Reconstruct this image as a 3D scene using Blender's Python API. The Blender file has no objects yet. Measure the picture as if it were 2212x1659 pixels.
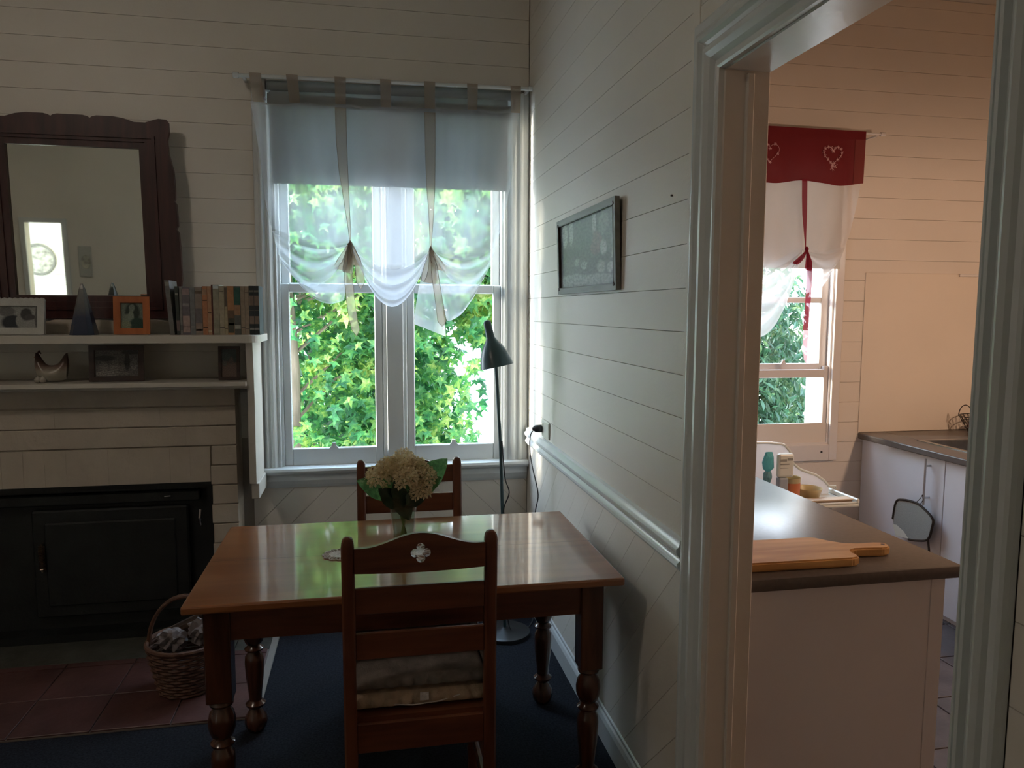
import bpy, bmesh, math, random
from mathutils import Vector, Matrix
random.seed(7)
SC = bpy.context.scene
COL = SC.collection
PI = math.pi

# ------------------------------------------------------------------ camera, sky, sun, exposure
cam_data = bpy.data.cameras.new('camera'); cam = bpy.data.objects.new('camera', cam_data); COL.objects.link(cam)
cam_data.sensor_width = 36.0; cam_data.lens = 36.0 * 1620 / 2212; cam_data.clip_start = 0.02; cam_data.clip_end = 200
_yaw, _pit, _rol = 0.19161081, 0.09826788, -0.00419657
_F = Vector((math.sin(_yaw) * math.cos(_pit), math.cos(_yaw) * math.cos(_pit), -math.sin(_pit)))
_r = Vector((math.cos(_yaw), -math.sin(_yaw), 0)); _d = _F.cross(_r)
_r2 = _r * math.cos(_rol) + _d * math.sin(_rol); _d2 = -_r * math.sin(_rol) + _d * math.cos(_rol)
_m = Matrix((_r2, -_d2, -_F)).transposed().to_4x4(); _m.translation = (0, 0, 1.65)
cam.matrix_world = _m
SC.camera = cam

world = bpy.data.worlds.new('sky'); SC.world = world; world.use_nodes = True
_n = world.node_tree.nodes; _l = world.node_tree.links
_bg = _n['Background']; _tc = _n.new('ShaderNodeTexCoord'); _sp = _n.new('ShaderNodeSeparateXYZ'); _rp = _n.new('ShaderNodeValToRGB')
_l.new(_tc.outputs['Generated'], _sp.inputs[0]); _l.new(_sp.outputs['Z'], _rp.inputs[0]); _l.new(_rp.outputs[0], _bg.inputs[0])
_rp.color_ramp.elements[0].color = (0.92, 0.97, 1.0, 1); _rp.color_ramp.elements[1].color = (0.45, 0.68, 1.0, 1)
_bg.inputs[1].default_value = 8.0

sun_d = bpy.data.lights.new('sun', 'SUN'); sun_d.energy = 9.0; sun_d.angle = math.radians(9); sun_d.color = (1, 0.93, 0.78)
sun = bpy.data.objects.new('sun', sun_d); COL.objects.link(sun)
sun.rotation_euler = Vector((0.95, -0.29, -0.13)).to_track_quat('-Z', 'Y').to_euler()

def area(name, loc, target, sx, sy, power, color, portal=False):
    d = bpy.data.lights.new(name, 'AREA'); d.shape = 'RECTANGLE'; d.size = sx; d.size_y = sy; d.energy = power; d.color = color
    if portal: d.cycles.is_portal = True
    o = bpy.data.objects.new(name, d); COL.objects.link(o); o.location = loc
    o.rotation_euler = (Vector(target) - Vector(loc)).to_track_quat('-Z', 'Y').to_euler()
    return o
area('window_portal', (0.15, 4.27, 1.8), (0.15, 0, 1.8), 1.25, 2.1, 1, (1, 1, 1), True)
area('kitchen_window_portal', (2.35, 4.27, 1.75), (2.35, 0, 1.75), 0.95, 1.9, 1, (1, 1, 1), True)

SC.view_settings.view_transform = 'Standard'; SC.view_settings.look = 'None'; SC.view_settings.gamma = 1
SC.view_settings.use_curve_mapping = False
SC.view_settings.exposure = 1.0

# ------------------------------------------------------------------ materials
def nmat(name):
    m = bpy.data.materials.new(name); m.use_nodes = True
    return m, m.node_tree.nodes, m.node_tree.links, m.node_tree.nodes['Principled BSDF']

def paint(name, c, rough=0.5, var=0.06, scale=3.0, bump=0.0, bscale=60.0, metal=0.0, coat=0.0, stretch=(1, 1, 1), c2=None, spec=0.5):
    m, n, l, b = nmat(name)
    tc = n.new('ShaderNodeTexCoord'); mp = n.new('ShaderNodeMapping'); mp.inputs['Scale'].default_value = stretch
    no = n.new('ShaderNodeTexNoise'); no.inputs['Scale'].default_value = scale; no.inputs['Detail'].default_value = 5
    l.new(tc.outputs['Object'], mp.inputs[0]); l.new(mp.outputs[0], no.inputs[0])
    rp = n.new('ShaderNodeValToRGB'); rp.color_ramp.elements[0].position = 0.32; rp.color_ramp.elements[1].position = 0.68
    c2 = c2 or [min(1, x * (1 + var)) for x in c]
    rp.color_ramp.elements[0].color = (*[x * (1 - var) for x in c], 1); rp.color_ramp.elements[1].color = (*c2, 1)
    l.new(no.outputs['Fac'], rp.inputs[0]); l.new(rp.outputs[0], b.inputs['Base Color'])
    b.inputs['Roughness'].default_value = rough; b.inputs['Metallic'].default_value = metal
    b.inputs['Coat Weight'].default_value = coat; b.inputs['Coat Roughness'].default_value = 0.15
    b.inputs['Specular IOR Level'].default_value = spec
    if bump:
        n2 = n.new('ShaderNodeTexNoise'); n2.inputs['Scale'].default_value = bscale; n2.inputs['Detail'].default_value = 3
        l.new(mp.outputs[0], n2.inputs[0])
        bp = n.new('ShaderNodeBump'); bp.inputs['Strength'].default_value = bump; bp.inputs['Distance'].default_value = 0.01
        l.new(n2.outputs['Fac'], bp.inputs['Height']); l.new(bp.outputs[0], b.inputs['Normal'])
    return m

def glassy(name, tint=(1, 1, 1), gloss=0.08):
    m, n, l, b = nmat(name); n.remove(b); out = n['Material Output']
    t = n.new('ShaderNodeBsdfTransparent'); t.inputs[0].default_value = (*tint, 1)
    g = n.new('ShaderNodeBsdfGlossy'); g.inputs['Roughness'].default_value = 0.02
    lw = n.new('ShaderNodeLayerWeight'); lw.inputs[0].default_value = 0.5
    pw_ = n.new('ShaderNodeMath'); pw_.operation = 'POWER'; pw_.inputs[1].default_value = 4.0; l.new(lw.outputs['Facing'], pw_.inputs[0])
    ma_ = n.new('ShaderNodeMath'); ma_.operation = 'MULTIPLY_ADD'; ma_.inputs[1].default_value = 0.7; ma_.inputs[2].default_value = gloss * .5; l.new(pw_.outputs[0], ma_.inputs[0])
    mx = n.new('ShaderNodeMixShader'); l.new(ma_.outputs[0], mx.inputs[0]); l.new(t.outputs[0], mx.inputs[1]); l.new(g.outputs[0], mx.inputs[2])
    l.new(mx.outputs[0], out.inputs[0]); return m

def sheer(name, c, opac, trans=0.5, weave=False):
    m, n, l, b = nmat(name); n.remove(b); out = n['Material Output']
    t = n.new('ShaderNodeBsdfTransparent'); d = n.new('ShaderNodeBsdfDiffuse'); tr = n.new('ShaderNodeBsdfTranslucent')
    no = n.new('ShaderNodeTexNoise'); no.inputs['Scale'].default_value = 9.0
    tcn = n.new('ShaderNodeTexCoord'); l.new(tcn.outputs['Object'], no.inputs[0])
    rp = n.new('ShaderNodeValToRGB'); rp.color_ramp.elements[0].color = (*[x * .94 for x in c], 1); rp.color_ramp.elements[1].color = (*c, 1)
    l.new(no.outputs['Fac'], rp.inputs[0]); l.new(rp.outputs[0], d.inputs[0]); l.new(rp.outputs[0], tr.inputs[0])
    a = n.new('ShaderNodeMixShader'); a.inputs[0].default_value = trans; l.new(d.outputs[0], a.inputs[1]); l.new(tr.outputs[0], a.inputs[2])
    lw = n.new('ShaderNodeLayerWeight'); lw.inputs[0].default_value = 0.35
    mr = n.new('ShaderNodeMapRange'); mr.inputs['To Min'].default_value = opac; mr.inputs['To Max'].default_value = min(1, opac + .35)
    l.new(lw.outputs['Facing'], mr.inputs[0])
    mx = n.new('ShaderNodeMixShader'); l.new(mr.outputs[0], mx.inputs[0]); l.new(t.outputs[0], mx.inputs[1]); l.new(a.outputs[0], mx.inputs[2])
    l.new(mx.outputs[0], out.inputs[0]); return m

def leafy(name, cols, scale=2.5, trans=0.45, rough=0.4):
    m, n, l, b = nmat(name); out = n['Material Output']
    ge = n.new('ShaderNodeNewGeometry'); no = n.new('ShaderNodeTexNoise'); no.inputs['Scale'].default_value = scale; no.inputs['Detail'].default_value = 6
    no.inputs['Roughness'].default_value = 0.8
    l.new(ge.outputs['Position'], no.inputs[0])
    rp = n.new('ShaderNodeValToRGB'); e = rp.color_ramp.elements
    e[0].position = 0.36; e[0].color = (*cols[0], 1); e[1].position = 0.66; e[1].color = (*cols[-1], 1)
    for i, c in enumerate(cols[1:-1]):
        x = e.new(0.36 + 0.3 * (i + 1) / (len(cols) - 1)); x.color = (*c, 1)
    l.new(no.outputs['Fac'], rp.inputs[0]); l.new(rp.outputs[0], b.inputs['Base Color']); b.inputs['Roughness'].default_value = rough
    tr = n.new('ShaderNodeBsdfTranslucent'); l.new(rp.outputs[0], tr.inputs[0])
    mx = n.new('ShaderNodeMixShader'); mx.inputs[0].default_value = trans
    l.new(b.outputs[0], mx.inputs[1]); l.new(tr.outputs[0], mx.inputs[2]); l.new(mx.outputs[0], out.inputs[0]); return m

def wood(name, c1, c2, rough=0.3, axis='x', coat=0.3, scale=3.0, cr=0.12, spec=0.5):
    st = {'x': (1, 9, 9), 'y': (9, 1, 9), 'z': (9, 9, 1)}[axis]
    m, n, l, b = nmat(name)
    tc = n.new('ShaderNodeTexCoord'); mp = n.new('ShaderNodeMapping'); mp.inputs['Scale'].default_value = st
    no = n.new('ShaderNodeTexNoise'); no.inputs['Scale'].default_value = scale; no.inputs['Detail'].default_value = 7; no.inputs['Distortion'].default_value = 0.6
    l.new(tc.outputs['Object'], mp.inputs[0]); l.new(mp.outputs[0], no.inputs[0])
    rp = n.new('ShaderNodeValToRGB'); rp.color_ramp.elements[0].position = 0.3; rp.color_ramp.elements[1].position = 0.7
    rp.color_ramp.elements[0].color = (*c1, 1); rp.color_ramp.elements[1].color = (*c2, 1)
    l.new(no.outputs['Fac'], rp.inputs[0]); l.new(rp.outputs[0], b.inputs['Base Color'])
    bp = n.new('ShaderNodeBump'); bp.inputs['Strength'].default_value = 0.05; bp.inputs['Distance'].default_value = 0.005
    l.new(no.outputs['Fac'], bp.inputs['Height']); l.new(bp.outputs[0], b.inputs['Normal'])
    b.inputs['Roughness'].default_value = rough; b.inputs['Coat Weight'].default_value = coat; b.inputs['Coat Roughness'].default_value = cr
    b.inputs['Specular IOR Level'].default_value = spec
    return m

def picture(name, bg, blobs, noise=0.15, rough=0.3, warp=0.05):
    """flat print: soft ellipses over a mottled ground, in the quad's own uv"""
    m, n, l, b = nmat(name)
    uv = n.new('ShaderNodeUVMap'); no = n.new('ShaderNodeTexNoise'); no.inputs['Scale'].default_value = 9; no.inputs['Detail'].default_value = 5
    l.new(uv.outputs[0], no.inputs[0])
    w = n.new('ShaderNodeMix'); w.data_type = 'VECTOR'; w.inputs[0].default_value = warp
    l.new(uv.outputs[0], w.inputs[4]); l.new(no.outputs['Color'], w.inputs[5])
    rgb = n.new('ShaderNodeRGB'); rgb.outputs[0].default_value = (*bg, 1); cur = rgb.outputs[0]
    for cx, cy, rx, ry, c in blobs:
        mp = n.new('ShaderNodeMapping'); mp.vector_type = 'TEXTURE'; mp.inputs['Location'].default_value = (cx, cy, 0); mp.inputs['Scale'].default_value = (rx, ry, 1)
        l.new(w.outputs[1], mp.inputs[0])
        ln = n.new('ShaderNodeVectorMath'); ln.operation = 'MULTIPLY'; ln.inputs[1].default_value = (1, 1, 0); l.new(mp.outputs[0], ln.inputs[0])
        le = n.new('ShaderNodeVectorMath'); le.operation = 'LENGTH'; l.new(ln.outputs[0], le.inputs[0])
        mr = n.new('ShaderNodeMapRange'); mr.inputs[1].default_value = 0.85; mr.inputs[2].default_value = 1.15; mr.inputs[3].default_value = 1; mr.inputs[4].default_value = 0
        l.new(le.outputs['Value'], mr.inputs[0])
        mx = n.new('ShaderNodeMix'); mx.data_type = 'RGBA'; l.new(mr.outputs[0], mx.inputs[0]); l.new(cur, mx.inputs[6]); mx.inputs[7].default_value = (*c, 1)
        cur = mx.outputs[2]
    n2 = n.new('ShaderNodeTexNoise'); n2.inputs['Scale'].default_value = 28; n2.inputs['Detail'].default_value = 6; l.new(uv.outputs[0], n2.inputs[0])
    mr = n.new('ShaderNodeMapRange'); mr.inputs[1].default_value = .35; mr.inputs[2].default_value = .65; mr.inputs[3].default_value = 1 - noise * 2; mr.inputs[4].default_value = 1 + noise * 2; l.new(n2.outputs['Fac'], mr.inputs[0])
    mu = n.new('ShaderNodeVectorMath'); mu.operation = 'SCALE'; l.new(cur, mu.inputs[0]); l.new(mr.outputs[0], mu.inputs[3])
    l.new(mu.outputs[0], b.inputs['Base Color']); b.inputs['Roughness'].default_value = rough
    return m

M = {}
M['wall'] = paint('cream_wall_paint', (0.78, 0.74, 0.67), 0.45, 0.03, 1.5, 0.08, 90)
M['trim'] = paint('pale_gloss_trim_paint', (0.70, 0.74, 0.745), 0.22, 0.04, 2.0, 0.05, 40)
M['kwall'] = paint('warm_cream_kitchen_paint', (0.74, 0.65, 0.56), 0.5, 0.03, 1.5, 0.06, 90)
M['brickpaint'] = paint('cream_painted_brick', (0.56, 0.50, 0.42), 0.7, 0.07, 6, 0.5, 25)
M['mantelpaint'] = paint('mantel_paint', (0.60, 0.57, 0.51), 0.35, 0.04, 3, 0.05, 40)
M['ceiling'] = paint('ceiling_paint', (0.66, 0.62, 0.54), 0.8, 0.02)
M['gap'] = paint('gap_shadow_paint', (0.42, 0.38, 0.33), 0.8, 0.05)
M['carpet'] = paint('blue_carpet', (0.034, 0.038, 0.050), 0.95, 0.35, 120, 1.0, 400, spec=0.1)
M['tile'] = paint('terracotta_tile', (0.095, 0.042, 0.038), 0.45, 0.3, 5, 0.2, 30)
M['grout'] = paint('pale_grout', (0.20, 0.16, 0.14), 0.8)
M['hearthstone'] = paint('grey_hearth_stone', (0.055, 0.055, 0.045), 0.8, 0.3, 8, 0.3, 40)
M['slate'] = paint('slate_floor_tile', (0.085, 0.072, 0.075), 0.45, 0.25, 7, 0.15, 30)
M['edgestrip'] = paint('grey_brown_strip', (0.24, 0.22, 0.20), 0.6)
M['black'] = paint('black_firebox_steel', (0.010, 0.012, 0.012), 0.5, 0.3, 9, 0.15, 60)
M['steel'] = paint('brushed_steel', (0.45, 0.45, 0.46), 0.3, 0.08, 30, metal=1.0)
M['brass'] = paint('worn_coil_metal', (0.30, 0.22, 0.16), 0.35, 0.2, 30, metal=1.0)
M['wood_x'] = wood('red_brown_tabletop_wood', (0.24, 0.078, 0.026), (0.37, 0.140, 0.050), 0.30, 'x', 1.0, 1.2, 0.08)
M['wood_leg'] = wood('dark_turned_leg_wood', (0.05, 0.017, 0.010), (0.12, 0.042, 0.020), 0.22, 'z', 0.4)
M['chairwood_z'] = wood('chair_wood_upright', (0.085, 0.026, 0.014), (0.19, 0.062, 0.028), 0.35, 'z', 0.15)
M['chairwood_x'] = wood('chair_wood_rail', (0.085, 0.026, 0.014), (0.19, 0.062, 0.028), 0.35, 'x', 0.15)
M['mirrorwood'] = wood('dark_red_carved_wood', (0.030, 0.010, 0.010), (0.075, 0.022, 0.020), 0.4, 'z', 0.1)
M['board'] = wood('golden_chopping_board_wood', (0.46, 0.23, 0.075), (0.76, 0.46, 0.18), 0.65, 'x', 0.0, 2.0)
M['orange'] = wood('orange_frame_wood', (0.36, 0.10, 0.025), (0.50, 0.15, 0.04), 0.4, 'z', 0.1)
M['darkframe'] = wood('dark_frame_wood', (0.025, 0.012, 0.010), (0.06, 0.03, 0.022), 0.4, 'x', 0.1)
M['greyframe'] = wood('grey_frame_wood', (0.15, 0.15, 0.13), (0.26, 0.26, 0.23), 0.45, 'y', 0.0)
M['pane'] = glassy('window_glass')
M['vaseglass'] = glassy('vase_glass', (0.93, 0.97, 0.95))
M['water'] = glassy('vase_water', (0.80, 0.88, 0.82))
M['sheer'] = sheer('white_sheer_voile', (0.76, 0.79, 0.84), 0.42, 0.55)
M['ksheer'] = sheer('white_kitchen_voile', (0.74, 0.68, 0.65), 0.55, 0.5)
M['organza'] = sheer('tan_organza_ribbon', (0.52, 0.42, 0.33), 0.62, 0.5)
M['organza_edge'] = paint('tan_ribbon_edge', (0.26, 0.20, 0.15), 0.6)
M['blind'] = sheer('grey_blind_cloth', (0.42, 0.44, 0.44), 1.0, 0.42)
M['kblind'] = sheer('cream_blind_cloth', (0.66, 0.60, 0.54), 1.0, 0.3)
M['red'] = sheer('red_cotton', (0.20, 0.028, 0.032), 0.98, 0.12)
M['redsheer'] = sheer('dark_red_ribbon', (0.28, 0.025, 0.045), 0.92, 0.3)
M['pinkend'] = sheer('faded_ribbon_end', (0.62, 0.33, 0.33), 0.85, 0.5)
M['thread'] = paint('pink_white_thread', (0.72, 0.42, 0.42), 0.7)
M['lampgreen'] = paint('dark_green_enamel', (0.055, 0.105, 0.115), 0.32, 0.1, 5)
M['lampwhite'] = paint('lamp_inner_white', (0.6, 0.65, 0.66), 0.5)
M['plastic_black'] = paint('black_plastic', (0.02, 0.022, 0.024), 0.4, 0.1)
M['plastic_white'] = paint('white_socket_plastic', (0.68, 0.68, 0.60), 0.35, 0.04)
M['highchair'] = sheer('milky_white_plastic', (0.86, 0.82, 0.80), 0.80, 0.25)
M['worktop'] = paint('dark_brown_worktop_laminate', (0.10, 0.085, 0.078), 0.30, 0.12, 60)
M['cabinet'] = paint('white_cabinet_panel', (0.68, 0.67, 0.71), 0.30, 0.02)
M['splash'] = paint('cream_splashback_panel', (0.76, 0.65, 0.54), 0.45, 0.02)
M['cream_cloth'] = paint('cream_tufted_cloth', (0.50, 0.38, 0.27), 0.9, 0.15, 40, 0.3, 200)
M['greycloth'] = paint('grey_cushion_cloth', (0.22, 0.19, 0.17), 0.9, 0.25, 20, 0.3, 200)
M['lace'] = paint('white_crochet', (0.74, 0.70, 0.68), 0.9, 0.1, 60, 0.6, 260)
M['wicker'] = paint('brown_wicker', (0.13, 0.060, 0.035), 0.6, 0.3, 40, 0.3, 90)
M['paperwhite'] = paint('crumpled_newspaper', (0.22, 0.19, 0.19), 0.8, 0.3, 30)
M['log'] = paint('bark_log', (0.10, 0.06, 0.04), 0.9, 0.3, 20, 0.6, 60)
M['petal'] = leafy('cream_petal', [(0.60, 0.48, 0.26), (0.80, 0.68, 0.44), (0.86, 0.76, 0.56)], 30, 0.5)
M['bouquetleaf'] = leafy('variegated_leaf', [(0.06, 0.15, 0.06), (0.09, 0.24, 0.09), (0.15, 0.34, 0.13), (0.46, 0.58, 0.36)], 22, 0.45)
M['darkleaf'] = leafy('dark_bouquet_leaf', [(0.015, 0.035, 0.020), (0.03, 0.07, 0.035)], 12, 0.25)
M['stem'] = paint('pale_green_stem', (0.30, 0.36, 0.14), 0.5)
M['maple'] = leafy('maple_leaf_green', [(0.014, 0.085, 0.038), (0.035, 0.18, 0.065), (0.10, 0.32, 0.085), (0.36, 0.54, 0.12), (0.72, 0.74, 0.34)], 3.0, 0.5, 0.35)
M['hedge'] = leafy('hedge_leaf_green', [(0.012, 0.05, 0.022), (0.03, 0.11, 0.04), (0.14, 0.25, 0.07)], 2.0, 0.4)
M['shrub'] = leafy('shrub_leaf_green', [(0.018, 0.055, 0.030), (0.045, 0.12, 0.055), (0.24, 0.32, 0.13)], 2.5, 0.4)
M['bark'] = paint('pale_brown_bark', (0.26, 0.21, 0.17), 0.9, 0.35, 12, 1.0, 40, stretch=(1, 1, .25))
M['paving'] = paint('pale_concrete', (0.70, 0.69, 0.66), 0.85, 0.05, 2)
M['whitewall'] = paint('white_garden_wall', (0.85, 0.86, 0.86), 0.8, 0.03, 1)
M['mirror'] = paint('mirror_silver', (0.80, 0.86, 0.83), 0.02, 0.0, metal=1.0)
M['whiteframe'] = paint('white_moulded_frame', (0.50, 0.51, 0.48), 0.5, 0.06, 30, 0.3, 120)
M['cone'] = None
M['hallwall'] = paint('white_hall_paint', (0.80, 0.80, 0.72), 0.5, 0.02)
M['redsweet'] = paint('red_wrapped_sweets', (0.30, 0.05, 0.06), 0.35, 0.7, 60, 0.5, 120)
M['wire'] = paint('dark_wire', (0.05, 0.04, 0.035), 0.4, 0.1, metal=0.6)

def ramp_z(name, stops, rough=0.25):
    m, n, l, b = nmat(name)
    tc = n.new('ShaderNodeTexCoord'); sp = n.new('ShaderNodeSeparateXYZ'); no = n.new('ShaderNodeTexNoise'); no.inputs['Scale'].default_value = 60
    l.new(tc.outputs['Generated'], sp.inputs[0]); l.new(tc.outputs['Object'], no.inputs[0])
    ad = n.new('ShaderNodeMath'); ad.operation = 'MULTIPLY_ADD'; ad.inputs[1].default_value = 0.12; l.new(no.outputs['Fac'], ad.inputs[0]); l.new(sp.outputs['Z'], ad.inputs[2])
    rp = n.new('ShaderNodeValToRGB'); e = rp.color_ramp.elements
    e[0].position = stops[0][0]; e[0].color = (*stops[0][1], 1); e[1].position = stops[-1][0]; e[1].color = (*stops[-1][1], 1)
    for p, c in stops[1:-1]:
        x = e.new(p); x.color = (*c, 1)
    l.new(ad.outputs[0], rp.inputs[0]); l.new(rp.outputs[0], b.inputs['Base Color']); b.inputs['Roughness'].default_value = rough
    return m
M['cone'] = ramp_z('blue_to_grey_glass', [(0.0, (0.015, 0.025, 0.055)), (0.4, (0.03, 0.042, 0.08)), (0.6, (0.10, 0.105, 0.11)), (1.0, (0.19, 0.20, 0.19))])
M['hen'] = ramp_z('cream_and_brown_glaze', [(0.0, (0.34, 0.32, 0.27)), (0.42, (0.36, 0.33, 0.27)), (0.60, (0.17, 0.11, 0.085)), (1.0, (0.07, 0.04, 0.035))], 0.3)

# ------------------------------------------------------------------ geometry helpers
class G:
    """a bag of vertices and faces; all in world metres"""
    def __init__(s): s.v = []; s.f = []; s.uv = {}
    def add(s, vs, fs):
        o = len(s.v); s.v += [tuple(v) for v in vs]; s.f += [tuple(i + o for i in f) for f in fs]; return s
    def box(s, x0, x1, y0, y1, z0, z1):
        vs = [(x, y, z) for x in (x0, x1) for y in (y0, y1) for z in (z0, z1)]
        return s.add(vs, [(0, 1, 3, 2), (4, 6, 7, 5), (0, 4, 5, 1), (2, 3, 7, 6), (0, 2, 6, 4), (1, 5, 7, 3)])
    def bbox(s, x0, x1, y0, y1, z0, z1, b=0.003, seg=1):
        bm = bmesh.new(); bmesh.ops.create_cube(bm, size=1)
        for v in bm.verts: v.co = Vector(((x0 + x1) / 2 + v.co.x * (x1 - x0), (y0 + y1) / 2 + v.co.y * (y1 - y0), (z0 + z1) / 2 + v.co.z * (z1 - z0)))
        bmesh.ops.bevel(bm, geom=bm.edges[:], offset=b, segments=seg, affect='EDGES', profile=0.5)
        return s.bm(bm)
    def bm(s, bm, mat=None):
        bm.verts.ensure_lookup_table(); idx = {v: i for i, v in enumerate(bm.verts)}
        vs = [(mat @ v.co if mat else v.co) for v in bm.verts]; fs = [tuple(idx[v] for v in f.verts) for f in bm.faces]; bm.free()
        return s.add(vs, fs)
    def prism(s, poly, fn, a, b):
        """poly (list of 2d points) swept between depths a and b; fn(u, v, w) -> xyz"""
        n = len(poly)
        vs = [fn(u, v, a) for u, v in poly] + [fn(u, v, b) for u, v in poly]
        fs = [tuple(range(n - 1, -1, -1)), tuple(range(n, 2 * n))] + [(i, (i + 1) % n, n + (i + 1) % n, n + i) for i in range(n)]
        return s.add(vs, fs)
    def plank(s, poly, fn, back, front, ch=0.0016):
        """a board: chamfered towards its front face"""
        n = len(poly); cx = sum(p[0] for p in poly) / n; cy = sum(p[1] for p in poly) / n
        ins = []
        for u, v in poly:
            L = math.hypot(cx - u, cy - v); ins.append((u + (cx - u) / L * ch * 1.6, v + (cy - v) / L * ch * 1.6) if L > 1e-6 else (u, v))
        k = 1 if front > back else -1
        mid = front - k * ch
        vs = [fn(u, v, back) for u, v in poly] + [fn(u, v, mid) for u, v in poly] + [fn(u, v, front) for u, v in ins]
        fs = [tuple(range(n - 1, -1, -1)), tuple(range(2 * n, 3 * n))]
        for i in range(n):
            j = (i + 1) % n; fs += [(i, j, n + j, n + i), (n + i, n + j, 2 * n + j, 2 * n + i)]
        return s.add(vs, fs)
    def tube(s, pts, r, n=8, closed=False):
        pts = [Vector(p) for p in pts]; m = len(pts); rs = r if isinstance(r, (list, tuple)) else [r] * m
        t0 = (pts[1] - pts[0]).normalized(); up = Vector((0, 0, 1)) if abs(t0.z) < .9 else Vector((1, 0, 0))
        nrm = t0.cross(up).normalized(); vs = []
        for i in range(m):
            if closed: t = pts[(i + 1) % m] - pts[i - 1]
            else: t = pts[min(i + 1, m - 1)] - pts[max(i - 1, 0)]
            t.normalize(); nrm = (nrm - t * nrm.dot(t)).normalized(); bi = t.cross(nrm)
            for k in range(n):
                a = 2 * PI * k / n; vs.append(pts[i] + (nrm * math.cos(a) + bi * math.sin(a)) * rs[i])
        fs = []
        for i in range(m if closed else m - 1):
            j = (i + 1) % m
            for k in range(n): fs.append((i * n + k, i * n + (k + 1) % n, j * n + (k + 1) % n, j * n + k))
        if not closed: fs += [tuple(range(n - 1, -1, -1)), tuple(range((m - 1) * n, m * n))]
        return s.add(vs, fs)
    def lathe(s, prof, c=(0, 0, 0), n=24, mat=None, cap=True):
        vs = []
        for r, z in prof:
            for k in range(n):
                a = 2 * PI * k / n; v = Vector((r * math.cos(a), r * math.sin(a), z))
                if mat: v = mat @ v
                vs.append((v.x + c[0], v.y + c[1], v.z + c[2]))
        fs = []
        for i in range(len(prof) - 1):
            for k in range(n): fs.append((i * n + k, i * n + (k + 1) % n, (i + 1) * n + (k + 1) % n, (i + 1) * n + k))
        if cap: fs += [tuple(range(n - 1, -1, -1)), tuple(range((len(prof) - 1) * n, len(prof) * n))]
        return s.add(vs, fs)
    def grid(s, fn, nu, nv):
        vs = [fn(i / nu, j / nv) for j in range(nv + 1) for i in range(nu + 1)]
        return s.add(vs, [(j * (nu + 1) + i, j * (nu + 1) + i + 1, (j + 1) * (nu + 1) + i + 1, (j + 1) * (nu + 1) + i) for j in range(nv) for i in range(nu)])
    def extr(s, prof, fn, a, b):
        """open or closed profile extruded: same as prism"""
        return s.prism(prof, fn, a, b)

XZ = lambda u, v, w: (u, w, v)      # polygon in x,z, swept along y
YZ = lambda u, v, w: (w, u, v)      # polygon in y,z, swept along x
XY = lambda u, v, w: (u, v, w)

def wloc(o):
    p = Vector((0, 0, 0))
    while o is not None: p += o.location; o = o.parent
    return p
def obj(name, g, mat, parent=None, smooth=False, uv=False, kind=None, label=None, sharp=35):
    off = wloc(parent) if parent is not None else Vector((0, 0, 0))
    me = bpy.data.meshes.new(name); me.from_pydata([(v[0] - off.x, v[1] - off.y, v[2] - off.z) for v in g.v], [], g.f)
    if isinstance(mat, (list, tuple)):
        for m_ in mat: me.materials.append(m_)
    else: me.materials.append(mat)
    if uv:
        ul = me.uv_layers.new(name='UVMap')
        for i, c in enumerate(((0, 0), (1, 0), (1, 1), (0, 1))): ul.data[i].uv = c
    bm = bmesh.new(); bm.from_mesh(me); bmesh.ops.recalc_face_normals(bm, faces=bm.faces[:]) if not uv else None; bm.to_mesh(me); bm.free()
    if smooth:
        me.polygons.foreach_set('use_smooth', [True] * len(me.polygons))
        try: me.set_sharp_from_angle(angle=math.radians(sharp))
        except Exception: pass
    me.update()
    o = bpy.data.objects.new(name, me); COL.objects.link(o)
    if parent is not None: o.parent = parent
    if kind: o['kind'] = kind
    if label: o['label'] = label
    return o
def thing(name, label, cat, loc, group=None):
    o = bpy.data.objects.new(name, None); COL.objects.link(o); o.location = loc; o.empty_display_size = 0.05
    o['label'] = label; o['category'] = cat
    if group: o['group'] = group
    return o
def tag(o, label, cat, group=None, kind=None):
    o['label'] = label; o['category'] = cat
    if group: o['group'] = group
    if kind: o['kind'] = kind
    return o
def struct(name, loc=(0, 0, 0)):
    o = bpy.data.objects.new(name, None); COL.objects.link(o); o.location = loc; o.empty_display_size = 0.05; o['kind'] = 'structure'; return o
def quad(a, b, c, d):
    g = G(); g.add([a, b, c, d], [(0, 1, 2, 3)]); return g
def copy_tree(o, parent=None):
    c = o.copy(); COL.objects.link(c); c.parent = parent
    for ch in [x for x in bpy.data.objects if x.parent == o]: copy_tree(ch, c)
    return c
def clip(poly, ax, val, keep_greater):
    out = []
    for i in range(len(poly)):
        p, q = poly[i], poly[(i + 1) % len(poly)]
        ip = (p[ax] >= val) == keep_greater or p[ax] == val; iq = (q[ax] >= val) == keep_greater or q[ax] == val
        if ip: out.append(p)
        if ip != iq:
            t = (val - p[ax]) / (q[ax] - p[ax]); out.append((p[0] + (q[0] - p[0]) * t, p[1] + (q[1] - p[1]) * t))
    return out
def clip_rect(poly, x0, x1, y0, y1):
    for ax, v, k in ((0, x0, True), (0, x1, False), (1, y0, True), (1, y1, False)):
        if len(poly) < 3: return []
        poly = clip(poly, ax, v, k)
    return poly

D, W, WK = 4.10, 0.884, 0.996          # window wall, right wall, its kitchen face
CEIL = 3.5
PITCH = 0.1235; BZ0 = 1.343 - 3 * PITCH  # board joints run from here

# ------------------------------------------------------------------ room shell
g = G().box(-4.3, W, -1.1, D + .12, -0.06, 0.0)
floor = obj('floor', g, M['carpet'], kind='structure')
g = G().box(-4.3, 4.8, -1.1, D + .12, CEIL, CEIL + .08)
obj('ceiling', g, M['ceiling'], kind='structure')

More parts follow.
